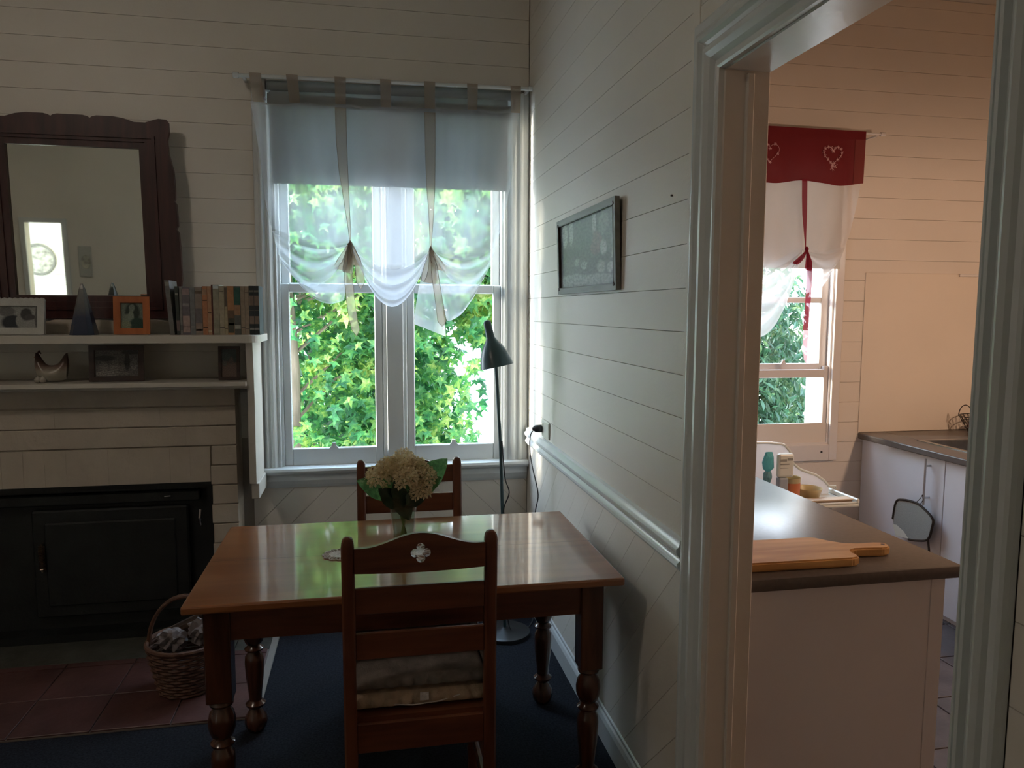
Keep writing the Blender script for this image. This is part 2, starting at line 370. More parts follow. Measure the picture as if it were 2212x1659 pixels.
wb = struct('wall_back', (0, D, 0))
g = G(); yb, ye = D + .012, D + .12
for x0, x1, z0, z1 in ((-4.3, -.45, 0, CEIL), (-.45, .745, 0, .80), (-.45, .745, 2.80, CEIL), (.745, 1.95, 0, CEIL), (1.95, 2.77, 0, .84), (1.95, 2.77, 2.62, CEIL), (2.77, 4.8, 0, CEIL)):
    g.box(x0, x1, yb, ye, z0, z1)
obj('backing', g, M['gap'], wb)
def hboard(parent, fn, u0, u1, z0, z1, back, front, mat):
    obj('board', G().plank([(u0, z0 + .0008), (u1, z0 + .0008), (u1, z1 - .0008), (u0, z1 - .0008)], fn, back, front), mat, parent)
z = BZ0
while z < CEIL - .02:
    z1 = min(z + PITCH, CEIL - .002)
    if z1 < 2.85 and z > .8:
        hboard(wb, XZ, -2.7, -.555, z, z1, yb, D, M['wall'])
        if z1 < 2.70: hboard(wb, XZ, 2.82, 4.7, z, z1, yb, D, M['kwall']); hboard(wb, XZ, 1.0, 1.9, z, z1, yb, D, M['kwall'])
        else: hboard(wb, XZ, 1.0, 4.7, z, z1, yb, D, M['kwall'])
    else:
        hboard(wb, XZ, -2.7, W - .001, z, z1, yb, D, M['wall']); hboard(wb, XZ, 1.0, 4.7, z, z1, yb, D, M['kwall'])
    hboard(wb, XZ, -4.2, -2.705, z, z1, yb, D, M['wall'])
    z += PITCH
z = BZ0 - PITCH
while z > -.02:
    z0 = max(z, 0.001); hboard(wb, XZ, 1.0, 4.7, z0, z + PITCH, yb, D, M['kwall'])
    z -= PITCH
# diagonal dado boards below the window, meeting in the middle
def diag(parent, fn, u0, u1, z0, z1, sgn, ref_u, ref_z, back, front, mat, lo=-40, hi=40):
    """45 degree boards; edges pass through (ref_u + k*pitch, ref_z); sgn=+1 leans like a slash"""
    st = PITCH * math.sqrt(2)
    for k in range(lo, hi):
        a = ref_u + k * st + .0008; b = ref_u + (k + 1) * st - .0008
        dz0, dz1 = (z0 - 1) - ref_z, (z1 + 1) - ref_z
        poly = [(a + sgn * dz0, ref_z + dz0), (b + sgn * dz0, ref_z + dz0), (b + sgn * dz1, ref_z + dz1), (a + sgn * dz1, ref_z + dz1)]
        p = clip_rect(poly, u0, u1, z0, z1)
        if len(p) < 3: continue
        A = abs(sum(p[i][0] * p[(i + 1) % len(p)][1] - p[(i + 1) % len(p)][0] * p[i][1] for i in range(len(p)))) / 2
        if A < 4e-5: continue
        q = [p[i] for i in range(len(p)) if math.dist(p[i], p[i - 1]) > 1e-5]
        obj('board', G().plank(q, fn, back, front), mat, parent)
diag(wb, XZ, -.60, .16, .0, .70, 1, -.370, .717, yb, D, M['wall'])
diag(wb, XZ, .16, W - .001, .0, .70, -1, .515, .697, yb, D, M['wall'])

wr = struct('wall_right', (W, 0, 0))
g = G()
for y0, y1, z0, z1 in ((-1.1, .943, 0, CEIL), (.943, 1.795, 2.25, CEIL), (1.795, D + .012, 0, CEIL)):
    g.box(W + .012, WK, y0, y1, z0, z1)
obj('backing', g, M['gap'], wr)
XF = W
z = BZ0
while z < CEIL - .02:
    z1 = min(z + PITCH, CEIL - .002)
    if z1 < 2.40: hboard(wr, YZ, 1.955, D - .001, z, z1, W + .012, W, M['wall']); hboard(wr, YZ, -1.0, .86, z, z1, W + .012, W, M['wall'])
    else: hboard(wr, YZ, -1.0, D - .001, z, z1, W + .012, W, M['wall'])
    z += PITCH
diag(wr, YZ, 1.955, D - .001, .0, .94, -1, 2.175, .896, W + .012, W, M['wall'])
diag(wr, YZ, -1.0, .86, .0, .94, -1, 2.175, .896, W + .012, W, M['wall'])
g = G().box(WK, WK + .004, -1.1, .943, 0, CEIL).box(WK, WK + .004, .943, 1.795, 2.25, CEIL).box(WK, WK + .004, 1.795, D, 0, CEIL)
obj('kitchen_face', g, M['kwall'], wr)

# chair rail (dado rail) on the right wall
prof = [(0, .905), (.010, .905), (.014, .915), (.022, .920), (.022, .930), (.014, .936), (.012, .945), (.020, .952), (.026, .962), (.026, .972), (.018, .978), (.014, .996), (.004, 1.0), (0, 1.0)]
def rail_prof(y0, y1): return G().prism(prof, lambda u, v, w: (W - u, w, v), y0, y1)
obj('trim_1', rail_prof(1.955, D - .04), M['trim'], smooth=True, sharp=50)['kind'] = 'structure'
obj('trim_2', rail_prof(-1.0, .86), M['trim'], smooth=True, sharp=50)['kind'] = 'structure'
sk = [(0, 0), (.018, 0), (.018, .085), (.012, .10), (.006, .106), (.006, .118), (0, .122)]
obj('baseboard_right', G().prism(sk, lambda u, v, w: (W - u, w, v), 1.95, D - .018), M['trim'], kind='structure')
obj('baseboard_back', G().prism(sk, lambda u, v, w: (w, D - u, v), -.50, W - .018), M['trim'], kind='structure')

# other walls of the living room (seen in the mirror) and the hall beyond
obj('wall_left', G().box(-4.3, -4.2, -1.1, D + .12, 0, CEIL), M['wall'], kind='structure')
HX0, HX1, HZ = -3.58, -3.22, 2.11      # doorway in the front wall
wf = struct('wall_front', (0, -1.0, 0))
g = G()
for x0, x1, z0, z1 in ((-4.3, HX0 - .0, 0, CEIL), (HX0, HX1, HZ, CEIL), (HX1, W, 0, CEIL)): g.box(x0, x1, -1.1, -1.0, z0, z1)
obj('plaster', g, M['wall'], wf)
g = G().box(-4.7, -2.0, -2.3, -2.2, 0, 2.9).box(-4.7, -4.6, -2.2, -1.1, 0, 2.9).box(-2.1, -2.0, -2.2, -1.1, 0, 2.9).box(-4.7, -2.0, -2.3, -1.1, 2.9, 2.95).box(-4.7, -2.0, -2.3, -1.1, -.05, 0)
hs = obj('wall_hall', g, M['hallwall'], kind='structure')
zz = 1.0
while zz < 2.8:
    obj('board', G().plank([(-4.59, zz + .002), (-2.11, zz + .002), (-2.11, zz + PITCH - .002), (-4.59, zz + PITCH - .002)], XZ, -2.199, -2.185), M['hallwall'], hs)
    zz += PITCH
g = G().box(HX1, HX1 + .05, -.999, -.975, 0, HZ + .05).box(HX0 - .05, HX0, -.999, -.975, 0, HZ + .05).box(HX0, HX1, -.999, -.975, HZ, HZ + .05)
obj('door_2', g, M['trim'], kind='structure')
hall_lamp = thing('hall_ceiling_lamp', 'round white glass ceiling lamp lit in the hall beyond the far doorway', 'lamp', (-3.5, -1.65, 2.9))
def emis(name, c, s):
    m, n, l, b = nmat(name); b.inputs['Base Color'].default_value = (*c, 1); b.inputs['Emission Color'].default_value = (*c, 1); b.inputs['Emission Strength'].default_value = s; return m
def dome(x, y, zt, r):
    return G().lathe([(r, 0), (r * .97, -r * .2), (r * .8, -r * .42), (r * .5, -r * .56), (.02, -r * .62)], (x, y, zt), 24)
obj('shade', dome(-3.5, -1.65, 2.88, .16), emis('hall_lamp_glow', (1, .95, .80), 24), hall_lamp, True)
obj('base', G().lathe([(.14, 0), (.14, -.02)], (-3.5, -1.65, 2.9), 24), M['steel'], hall_lamp)

# kitchen shell
obj('kitchen_floor_base', G().box(W, 4.8, -1.1, D + .12, -.06, -.004), M['grout'], kind='structure').name = 'floor_kitchen'
fk = bpy.data.objects['floor_kitchen']
TS = .33
for i in range(12):
    for j in range(14):
        x0 = 1.02 + i * TS; y0 = .03 + j * TS
        if x0 + TS > 4.75 or y0 + TS > D + .03 or x0 + TS < 1.6: continue
        if x0 > 3.0 and y0 > 1.0: continue
        obj('tile', G().plank([(x0, y0), (x0 + TS - .008, y0), (x0 + TS - .008, min(D, y0 + TS - .008)), (x0, min(D, y0 + TS - .008))], XY, -.004, .002, .0015), M['slate'], fk)
obj('wall_kitchen_right', G().box(4.7, 4.8, -1.1, D, 0, CEIL), M['kwall'], kind='structure')
obj('wall_kitchen_front', G().box(WK, 4.8, -1.1, -1.0, 0, CEIL), M['kwall'], kind='structure')

# ------------------------------------------------------------------ doorway to the kitchen (door_1)
obj('trim_3', G().bbox(W - .003, W + .011, 1.945, 1.99, 1.0, CEIL - .01, .001), M['wall'], kind='structure')
d1 = struct('door_1', (W, 1.37, 0))
YI0, YI1, ZH = .943, 1.795, 2.25
def casing_prof(w):
    # (distance out from the opening, projection from wall)
    return [(0, 0), (0, .016), (.006, .020), (.014, .020), (.018, .014), (.024, .014), (.034, .026), (.048, .034), (.060, .034), (.066, .024), (.074, .020), (.082, .024), (.090, .034), (.100, .036), (.112, .030), (.118, .022), (w - .012, .022), (w - .004, .018), (w, .010), (w, 0)]
def lpath(g, prof, corners, fn):
    """sweep a casing profile round corners; corners: list of (u, v, du, dv) where (du,dv) is outward miter"""
    n = len(prof); vs = []
    for u, v, du, dv in corners:
        for a, b in prof: vs.append(fn(u + du * a, v + dv * a, b))
    fs = [(i * n + k, i * n + (k + 1) % n, (i + 1) * n + (k + 1) % n, (i + 1) * n + k) for i in range(len(corners) - 1) for k in range(n)]
    fs += [tuple(range(n)), tuple(range((len(corners) - 1) * n, len(corners) * n))]
    g.add(vs, fs)
cf = lambda u, v, w: (W - w, u, v)
pw = casing_prof(.15)
g = G(); lpath(g, pw, [(YI1, 0, 1, 0), (YI1, ZH, 1, 1)], cf); obj('casing', g, M['trim'], d1)
g = G(); lpath(g, pw, [(YI1, ZH, 1, 1), (YI0, ZH, -.55, 1)], cf); obj('casing', g, M['trim'], d1)
pw2 = [(a * .55, b) for a, b in pw]
g = G(); lpath(g, pw2, [(YI0, 0, -1, 0), (YI0, ZH, -1, 1 / .55)], cf); obj('casing', g, M['trim'], d1)
M['jamb'] = paint('cream_gloss_jamb_paint', (0.70, 0.65, 0.59), 0.22, 0.03, 3, 0.12, 30)
obj('jamb', G().bbox(W - .002, WK + .01, YI1 - .004, YI1 + .02, 0, ZH, .003).bbox(W + .055, W + .075, YI1 - .014, YI1, 0, ZH - .01, .003), M['jamb'], d1)
obj('jamb', G().bbox(W - .002, WK + .01, YI0 - .02, YI0 + .004, 0, ZH, .003), M['jamb'], d1)
obj('jamb', G().bbox(W - .002, WK + .01, YI0, YI1, ZH - .004, ZH + .02, .003), M['trim'], d1, label='gloss painted head lining of the doorway')

# ------------------------------------------------------------------ window_1
w1 = struct('window_1', (.15, D, .8))
wf_ = lambda u, v, w: (u, D - w, v)
WX0, WX1, WZ0, WZ1 = -.45, .745, .81, 2.79
p1 = [(a * .70, b * .8) for a, b in casing_prof(.15)]
g = G(); lpath(g, p1, [(WX0, WZ0, -1, 0), (WX0, WZ1 - .03, -1, .5)], wf_); obj('casing', g, M['trim'], w1)
p1r = [(a * .88, b) for a, b in p1]
p1r = [(a * 1.14 * 1.315, b) for a, b in p1r]
g = G(); lpath(g, p1r, [(WX1, WZ0, 1, 0), (WX1, WZ1 - .03, 1, .5)], wf_); obj('casing', g, M['trim'], w1)
g = G(); lpath(g, [(a * .45, b) for a, b in p1], [(WX0, WZ1 - .03, -2.2, 1), (WX1, WZ1 - .03, 2.2, 1)], wf_); obj('casing', g, M['trim'], w1)
# frame lining and mullion
g = G().box(WX0 - .0, WX0 + .012, D - .002, D + .12, WZ0, WZ1).box(WX1 - .012, WX1, D - .002, D + .12, WZ0, WZ1).box(WX0, WX1, D - .002, D + .12, WZ1 - .012, WZ1 + .01)
obj('window_frame', g, M['trim'], w1)
MU0, MU1 = .085, .215
obj('mullion', G().bbox(MU0 + .02, MU1 - .02, D - .008, D + .10, WZ0, WZ1, .003).bbox(MU0, MU1, D + .012, D + .09, WZ0, WZ1, .004), M['trim'], w1)
obj('window_sill', G().prism([(D - .055, .785), (D - .06, .795), (D - .055, .808), (D - .045, .812), (D + .12, .818), (D + .12, .775), (D - .045, .775)], YZ, -.56, W - .002), M['trim'], w1)
obj('apron', G().prism([(D - .022, .775), (D - .026, .74), (D - .016, .715), (D - .008, .70), (D, .70), (D, .775)], YZ, -.545, W - .004), M['trim'], w1)
for (x0, x1) in ((WX0 + .012, MU0), (MU1, WX1 - .012)):
    gx0, gx1 = x0 + .042, x1 - .042
    # lower sash, nearer the room
    gs = G().bbox(x0, gx0, D + .018, D + .050, .812, 1.785, .004).bbox(gx1, x1, D + .018, D + .050, .812, 1.785, .004)
    gs.bbox(gx0, gx1, D + .018, D + .050, .812, .904, .004).bbox(gx0, gx1, D + .018, D + .050, 1.738, 1.785, .004)
    s = obj('lower_sash', gs, M['trim'], w1)
    cx = (gx0 + gx1) / 2 + (-.005)
    obj('sash_lift', G().prism([(cx - .026, .900), (cx + .026, .900), (cx + .018, .910), (cx + .011, .918), (cx + .010, .932), (cx - .010, .932), (cx - .011, .918), (cx - .018, .910)], XZ, D + .012, D + .022), M['trim'], s)
    obj('pane', quad((gx0, D + .034, .904), (gx1, D + .034, .904), (gx1, D + .034, 1.738), (gx0, D + .034, 1.738)), M['pane'], s)
    gs = G().bbox(x0, gx0 + .004, D + .055, D + .085, 1.74, 2.778, .004).bbox(gx1 - .004, x1, D + .055, D + .085, 1.74, 2.778, .004)
    gs.bbox(gx0, gx1, D + .055, D + .085, 1.745, 1.79, .004).bbox(gx0, gx1, D + .055, D + .085, 2.72, 2.778, .004)
    s = obj('upper_sash', gs, M['trim'], w1)
    obj('pane', quad((gx0, D + .07, 1.79), (gx1, D + .07, 1.79), (gx1, D + .07, 2.72), (gx0, D + .07, 2.72)), M['pane'], s)

# ------------------------------------------------------------------ window_2 (kitchen)
w2 = struct('window_2', (2.35, D, .8))
KX0, KX1, KZ0, KZ1 = 1.95, 2.77, .84, 2.6
M['ktrim'] = paint('white_kitchen_trim', (0.72, 0.66, 0.62), 0.35, 0.03)
g = G().bbox(KX0 - .055, KX0, D - .02, D + .0, KZ0 - .10, KZ1 + .055, .003).bbox(KX1, KX1 + .055, D - .02, D, KZ0 - .10, KZ1 + .055, .003).bbox(KX0, KX1, D - .02, D, KZ1, KZ1 + .055, .003).bbox(KX0, KX1, D - .02, D, KZ0 - .10, KZ0, .003)
obj('casing', g, M['ktrim'], w2)
obj('screw_head', G().lathe([(.007, 0), (.006, .004), (.002, .005)], (2.72, D - .02, .795), 10, Matrix.Rotation(PI / 2, 4, 'X')), M['plastic_black'], w2)
g = G().box(KX0, KX0 + .03, D + .056, D + .12, KZ0, KZ1).box(KX1 - .03, KX1, D + .056, D + .12, KZ0, KZ1).box(KX0, KX0 + .012, D - .006, D + .12, KZ0 + .012, KZ1 - .012).box(KX1 - .012, KX1, D - .006, D + .12, KZ0 + .012, KZ1 - .012).box(KX0, KX1, D - .006, D + .12, KZ1 - .012, KZ1).box(KX0, KX1, D - .006, D + .12, KZ0, KZ0 + .012)
obj('window_frame', g, M['ktrim'], w2)
x0, x1 = KX0 + .012, KX1 - .012
gs = G().bbox(x0, x0 + .03, D + .003, D + .029, .85, 1.32, .003).bbox(x1 - .03, x1, D + .003, D + .029, .85, 1.32, .003).bbox(x0 + .03, x1 - .03, D + .003, D + .029, .85, .885, .003).bbox(x0 + .03, x1 - .03, D + .003, D + .029, 1.25, 1.30, .003)
s = obj('lower_sash', gs, M['ktrim'], w2)
obj('pane', quad((x0 + .03, D + .016, .885), (x1 - .03, D + .016, .885), (x1 - .03, D + .016, 1.25), (x0 + .03, D + .016, 1.25)), M['pane'], s)
gs = G().bbox(x0, x0 + .05, D + .031, D + .058, 1.28, 2.585, .003).bbox(x1 - .05, x1, D + .031, D + .058, 1.28, 2.585, .003).bbox(x0 + .05, x1 - .05, D + .031, D + .058, 1.28, 1.335, .003).bbox(x0 + .05, x1 - .05, D + .031, D + .058, 1.70, 1.735, .003).bbox(x0 + .05, x1 - .05, D + .031, D + .058, 2.54, 2.585, .003)
cx = 2.47
gs.prism([(cx - .02, 1.33), (cx + .02, 1.33), (cx + .009, 1.345), (cx + .008, 1.355), (cx - .008, 1.355), (cx - .009, 1.345)], XZ, D + .024, D + .034)
s = obj('upper_sash', gs, M['ktrim'], w2)
obj('pane', quad((x0 + .05, D + .045, 1.335), (x1 - .05, D + .045, 1.335), (x1 - .05, D + .045, 2.54), (x0 + .05, D + .045, 2.54)), M['pane'], s)

# ------------------------------------------------------------------ garden
obj('ground', G().box(-14, 16, D + .13, 16, -.75, -.6), M['paving'], kind='structure').name = 'ground'
gw = thing('garden_wall', 'long white garden wall standing beyond the trees', 'wall', (2, 10.5, -.6))
obj('wall_panel', G().box(-10, 14, 10.5, 10.65, -.6, 2.2), M['whitewall'], gw)
obj('coping', G().bbox(-10, 14, 10.46, 10.69, 2.2, 2.27, .01), M['whitewall'], gw)
vp = thing('veranda_post', 'bright white square post outside the kitchen window', 'post', (3.37, 5.2, -.6))
obj('shaft', G().bbox(3.36, 3.50, 5.15, 5.29, -.5, 3.3, .008), M['whitewall'], vp)
obj('foot', G().bbox(3.33, 3.53, 5.12, 5.32, -.6, -.5, .008), M['whitewall'], vp)

def star_leaf(s=1.0):
    """five-pointed maple leaf, folded a little along its lobes"""
    pts = []; lob = [(-145, .55), (-75, .85), (0, 1.05), (75, .85), (145, .55)]
    ring = []
    for i, (a, r) in enumerate(lob):
        aa = math.radians(a); ring.append((math.sin(aa) * r, math.cos(aa) * r, -.10 * r))
        if i < 4:
            b = math.radians((a + lob[i + 1][0]) / 2); ring.append((math.sin(b) * .36, math.cos(b) * .36, .03))
    ring.append((0, -.30, .02))
    vs = [(0, 0, .06)] + ring
    return [(x * s, y * s, z_ * s) for x, y, z_ in vs], [(0, i, i % 10 + 1) for i in range(1, 11)]
LV, LF = star_leaf(1.0)
def rot_leaf(rnd, facing=(0, -1, .3), spread=.9):
    f = Vector(facing) + Vector((rnd.uniform(-1, 1), rnd.uniform(-1, 1), rnd.uniform(-1, 1))) * spread
    q = f.to_track_quat('Z', 'Y').to_matrix().to_4x4(); return q @ Matrix.Rotation(rnd.uniform(PI - 1.1, PI + 1.1), 4, 'Z')
rnd = random.Random(3)
tree = thing('maple_tree', 'star-leaved green tree growing close outside the dining window', 'tree', (-.54, 5.3, -.6))
obj('trunk', G().tube([(-.60, 5.36, -.6), (-.57, 5.33, .4), (-.55, 5.32, 1.2), (-.60, 5.34, 2.2), (-.68, 5.4, 3.4)], [.13, .11, .10, .09, .06], 14), M['bark'], tree, True)
blobs = [((-.35, 5.5, .8), (.75, .42, 1.6), 1.0), ((.12, 5.45, 2.35), (1.0, .42, 1.15), 1.0), ((.85, 5.4, 2.1), (.5, .35, .6), .8), ((.2, 5.75, 2.9), (1.1, .45, .9), .8), ((.12, 5.6, .85), (.60, .38, 1.0), .9), ((.35, 5.3, .1), (.7, .3, .55), .6), ((-.5, 5.6, 2.6), (.65, .4, 1.1), .8), ((.92, 5.4, 1.85), (.5, .3, .5), .7), ((.8, 5.4, .32), (.55, .3, .34), .5), ((.60, 5.5, 1.0), (.26, .25, .5), .12)]
br = G()
for c, r, w in blobs:
    for k in range(2):
        e = (c[0] + rnd.uniform(-.6, .6) * r[0], c[1], c[2] + rnd.uniform(-.6, .8) * r[2])
        s0 = (-.58, 5.35, max(.2, e[2] - .5)); mid = ((s0[0] + e[0]) / 2, (s0[1] + e[1]) / 2, (s0[2] + e[2]) / 2 + .12)
        br.tube([s0, mid, e], [.014, .009, .004], 5)
obj('branch', br, M['bark'], tree, True)
def in_blob(rn):
    while True:
        c, r, w = rn.choice(blobs)
        if rn.random() > w: continue
        while True:
            d = Vector((rn.uniform(-1, 1), rn.uniform(-1, 1), rn.uniform(-1, 1)))
            if d.length < 1: break
        return Vector((c[0] + d.x * r[0], c[1] + d.y * r[1], c[2] + d.z * r[2]))
lm = bpy.data.meshes.new('leaf'); lm.from_pydata(LV, [], LF); lm.materials.append(M['maple'])
off = Vector(tree.location)
for i in range(280):
    while True:
        p = in_blob(rnd); p.y = 5.0 + rnd.random() * .12 + abs(p.x) * .03
        if -.75 < p.x < 1.1 and .55 < p.z < 2.7 and not (p.x < -.36 and .9 < p.z < 1.45): break
    o = bpy.data.objects.new('leaf', lm); COL.objects.link(o); o.parent = tree
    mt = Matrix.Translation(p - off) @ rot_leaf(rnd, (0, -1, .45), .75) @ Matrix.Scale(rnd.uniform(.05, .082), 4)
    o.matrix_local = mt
g = G()
for i in range(15000):
    p = in_blob(rnd)
    while p.x < -.34 and p.y < 5.40 and .9 < p.z < 1.5 and rnd.random() < .85: p = in_blob(rnd)
    mt = Matrix.Translation(p) @ rot_leaf(rnd, (0, -.8, .6), 1.1) @ Matrix.Scale(rnd.uniform(.045, .085), 4)
    g.add([mt @ Vector(v) for v in LV], LF)
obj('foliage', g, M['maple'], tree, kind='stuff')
def oval_leaves(g, rn, n, c, r, size, surf=False):
    for i in range(n):
        while True:
            d = Vector((rn.uniform(-1, 1), rn.uniform(-1, 1), rn.uniform(-1, 1)))
            if d.length < 1 and (not surf or d.length > .55): break
        p = Vector((c[0] + d.x * r[0], c[1] + d.y * r[1], c[2] + d.z * r[2]))
        mt = Matrix.Translation(p) @ rot_leaf(rn, (0, -.7, .6), 1.2) @ Matrix.Scale(rn.uniform(.7, 1.3) * size, 4)
        g.add([mt @ Vector(v) for v in ((0, -1, 0), (.34, -.2, .08), (.28, .45, .08), (0, 1.1, -.1), (-.28, .45, .08), (-.34, -.2, .08))], [(0, 1, 2, 3), (0, 3, 4, 5)])
hg = thing('garden_hedge', 'dense green hedge behind the maple tree', 'hedge', (-.4, 7.0, -.6))
g = G(); oval_leaves(g, rnd, 7000, (-.45, 7.0, 1.3), (1.15, .5, 2.5), .09, True)
for k in range(24): pass
obj('foliage', g, M['hedge'], hg, kind='stuff')
obj('stem', G().tube([(-1.0, 7.0, -.6), (-.9, 7.0, 1.2)], [.05, .02], 6).tube([(-.5, 7.0, -.6), (-.5, 7.0, 1.4)], [.05, .02], 6).tube([(.0, 7.0, -.6), (.0, 7.0, 1.0)], [.05, .02], 6), M['bark'], hg)
sh = thing('garden_shrub', 'small-leaved shrub growing outside the kitchen window', 'shrub', (3.2, 6.6, -.6))
g = G(); oval_leaves(g, rnd, 9000, (3.35, 6.5, .75), (.95, .5, 1.65), .05, True); oval_leaves(g, rnd, 7000, (3.35, 7.1, .6), (1.1, .4, 1.6), .075)
obj('foliage', g, M['shrub'], sh, kind='stuff')
obj('stem', G().tube([(3.0, 6.6, -.6), (2.9, 6.6, .6), (2.7, 6.6, 1.4)], [.04, .03, .01], 6).tube([(3.3, 6.6, -.6), (3.4, 6.6, .6), (3.7, 6.6, 1.3)], [.04, .03, .01], 6), M['bark'], sh)
lat = thing('veranda_lattice', 'white slatted lattice glimpsed beyond the kitchen window', 'lattice', (3.6, 8.5, -.6))
for i in range(5): obj('slat', G().box(3.0 + i * .35, 3.06 + i * .35, 8.5, 8.53, -.6, 3.0), M['whitewall'], lat)
for i in range(6): obj('rail', G().box(2.9, 4.7, 8.53, 8.56, .2 + i * .5, .26 + i * .5), M['whitewall'], lat)

# ------------------------------------------------------------------ fireplace and mantel
fp = thing('fireplace', 'cream painted brick fireplace surround on the window wall', 'fireplace', (-1.5, 3.9, 0))
obj('core', G().box(-2.4, -1.9, 3.915, D - .002, 0, 1.26).box(-.77, -.652, 3.915, D - .002, 0, 1.26).box(-1.9, -.77, 3.915, D - .002, .80, 1.26), M['brickpaint'], fp)
BH = .0995
rr = random.Random(5)
def brick(x0, x1, z0, z1, vert=False):
    yf = 3.90 + rr.uniform(-.0007, .0007); c = .0035; q = .0022
    if vert: pr, fn, a_, b_ = [(3.93, x0), (yf + .001, x0 + .0001), (yf, x0 + .0008), (yf, x1 - .0008), (yf + .001, x1 - .0001), (3.93, x1)], (lambda u, v, w: (v, u, w)), z0 + q, z1 - q
    else: pr, fn, a_, b_ = [(3.93, z0 + q), (yf + c, z0 + q), (yf, z0 + q + c), (yf, z1 - q - c), (yf + c, z1 - q), (3.93, z1 - q)], YZ, x0 + .0002, x1 - .0002
    obj('brick', G().prism(pr, fn, a_, b_), M['brickpaint'], fp)
row = 0; zt = 1.270
while zt > .02:
    zb = max(0, zt - BH); L = .235; x = -.648 + (0 if row % 2 == 0 else L / 2)
    while x > -2.2:
        xa, xb = max(-2.2, x - L), min(-.648, x)
        segs = [(xa, xb)]
        if zb < .95:
            segs = []
            if xb > -.772: segs.append((max(xa, -.772), xb))
            if xa < -1.9: segs.append((xa, min(xb, -1.9)))
        for sa, sb in segs:
            if sb - sa > .015: brick(sa, sb, zb, zt)
        x -= L
    zt -= BH; row += 1
for k in range(12):      # soldier course over the opening
    brick(-.774 - (k + 1) * .0938, -.774 - k * .0938, .789, 1.270 - 3 * BH, True)
# ragged plaster ledge behind the ornaments
pts = [(-2.4, 1.527)] + [(-.885, 1.527), (-.89, 1.585)] + [(-.93 - i * .045, 1.590 + rr.uniform(-.006, .008)) for i in range(32)] + [(-2.4, 1.59)]
obj('ledge', G().prism(pts, XZ, 3.975, D - .003), M['brickpaint'], fp)
# black insert
fi = thing('fire_insert', 'black steel wood heater set into the brick fireplace', 'heater', (-1.33, 3.95, 0))
obj('body', G().box(-1.898, -.774, 4.0, D - .004, .03, .785).box(-1.898, -1.87, 3.93, 4.0, .03, .785).box(-.80, -.776, 3.93, 4.0, .03, .785).box(-1.87, -.80, 3.93, 4.0, .755, .785).box(-1.898, -.776, 3.90, 4.0, .0, .05), M['black'], fi)
obj('firebox_door', G().bbox(-1.62, -.90, 3.955, 3.985, .12, .66, .008).bbox(-1.56, -.96, 3.945, 3.96, .18, .60, .006), M['black'], fi)
dp = obj('top_vent', G().bbox(-1.80, -.84, 3.95, 3.985, .685, .74, .006), M['black'], fi)
cz = [( -1.572 + .013 * math.cos(k * .9), 3.93 + .013 * math.sin(k * .9), .375 + .0011 * k) for k in range(112)]
obj('handle', G().tube(cz, .0028, 5).tube([(-1.572, 3.955, .37), (-1.572, 3.93, .365), (-1.572, 3.93, .505), (-1.572, 3.955, .50)], .005, 6), M['brass'], fi, True, label='coiled metal handle')
obj('latch', G().tube([(-.838, 3.945, .56), (-.840, 3.93, .60), (-.838, 3.945, .64)], .006, 8), M['steel'], fi, True, label='small bright latch on the right')
obj('latch', G().tube([(-1.005, 3.945, .713), (-.975, 3.94, .716)], .003, 6), M['steel'], fi, True)

he = struct('floor_hearth', (-1.2, 3.3, 0))
obj('grout_bed', G().box(-2.5, -.485, 3.03, 3.66, 0.0, .006), M['grout'], he)
obj('stone_slab', G().bbox(-2.5, -.652, 3.66, 3.90, 0.0, .014, .004), M['hearthstone'], he)
obj('stone_slab', G().bbox(-.650, -.485, 3.66, D - .02, 0.0, .010, .003), M['hearthstone'], he)
obj('edge_strip', G().bbox(-.485, -.452, 3.03, D - .02, 0.0, .014, .003), M['edgestrip'], he)
for i in range(8):
    for j in range(3):
        xb = -.493 - i * .295; y0 = 3.033 + (j * .29 if j else 0)
        xa = xb - .290; y1 = min(3.655, y0 + .285)
        if y1 - y0 < .04: continue
        obj('tile', G().plank([(xa, y0), (xb, y0), (xb, y1), (xa, y1)], XY, .004, .013 + rr.uniform(-.0006, .0006), .002), M['tile'], he)

ma = thing('mantelpiece', 'pale painted two-tier mantel shelf over the brick fireplace', 'shelf', (-1.5, 3.9, 1.25))
# top shelf with rounded outer corner
pl = [(-2.6, 3.735)] + [(-.565 + .06 * math.sin(a), 3.795 - .06 * math.cos(a)) for a in [i * PI / 2 / 6 for i in range(7)]] + [(-.505, D - .03), (-.555, D - .03), (-.555, D - .001), (-2.6, D - .001)]
obj('top_shelf', G().plank(pl, XY, 1.490, 1.526, .002), M['mantelpaint'], ma)
obj('lower_shelf', G().bbox(-2.5, -.571, 3.76, 4.05, 1.279, 1.302, .003), M['mantelpaint'], ma)
obj('back_panel', G().box(-2.5, -.571, 4.05, D - .002, 1.262, 1.489).bbox(-2.5, -.572, 4.036, 4.052, 1.435, 1.489, .002), M['mantelpaint'], ma)
obj('under_trim', G().bbox(-2.5, -.572, 3.83, 3.895, 1.262, 1.278, .002).bbox(-2.5, -.572, 3.80, 3.86, 1.27, 1.279, .001), M['mantelpaint'], ma)
up = [(3.775, 1.489), (D - .032, 1.489), (D - .032, .812), (3.775, .812), (3.772, .95), (3.778, 1.15)]
obj('side_bracket', G().prism([(3.765, 1.489), (D - .034, 1.489), (D - .034, .80), (3.775, .80), (3.775, 1.0), (3.79, 1.18), (3.78, 1.35)], YZ, -.570, -.538), M['mantelpaint'], ma)
obj('bracket_foot', G().bbox(-.565, -.528, 3.79, D - .034, .72, .798, .003), M['mantelpaint'], ma)

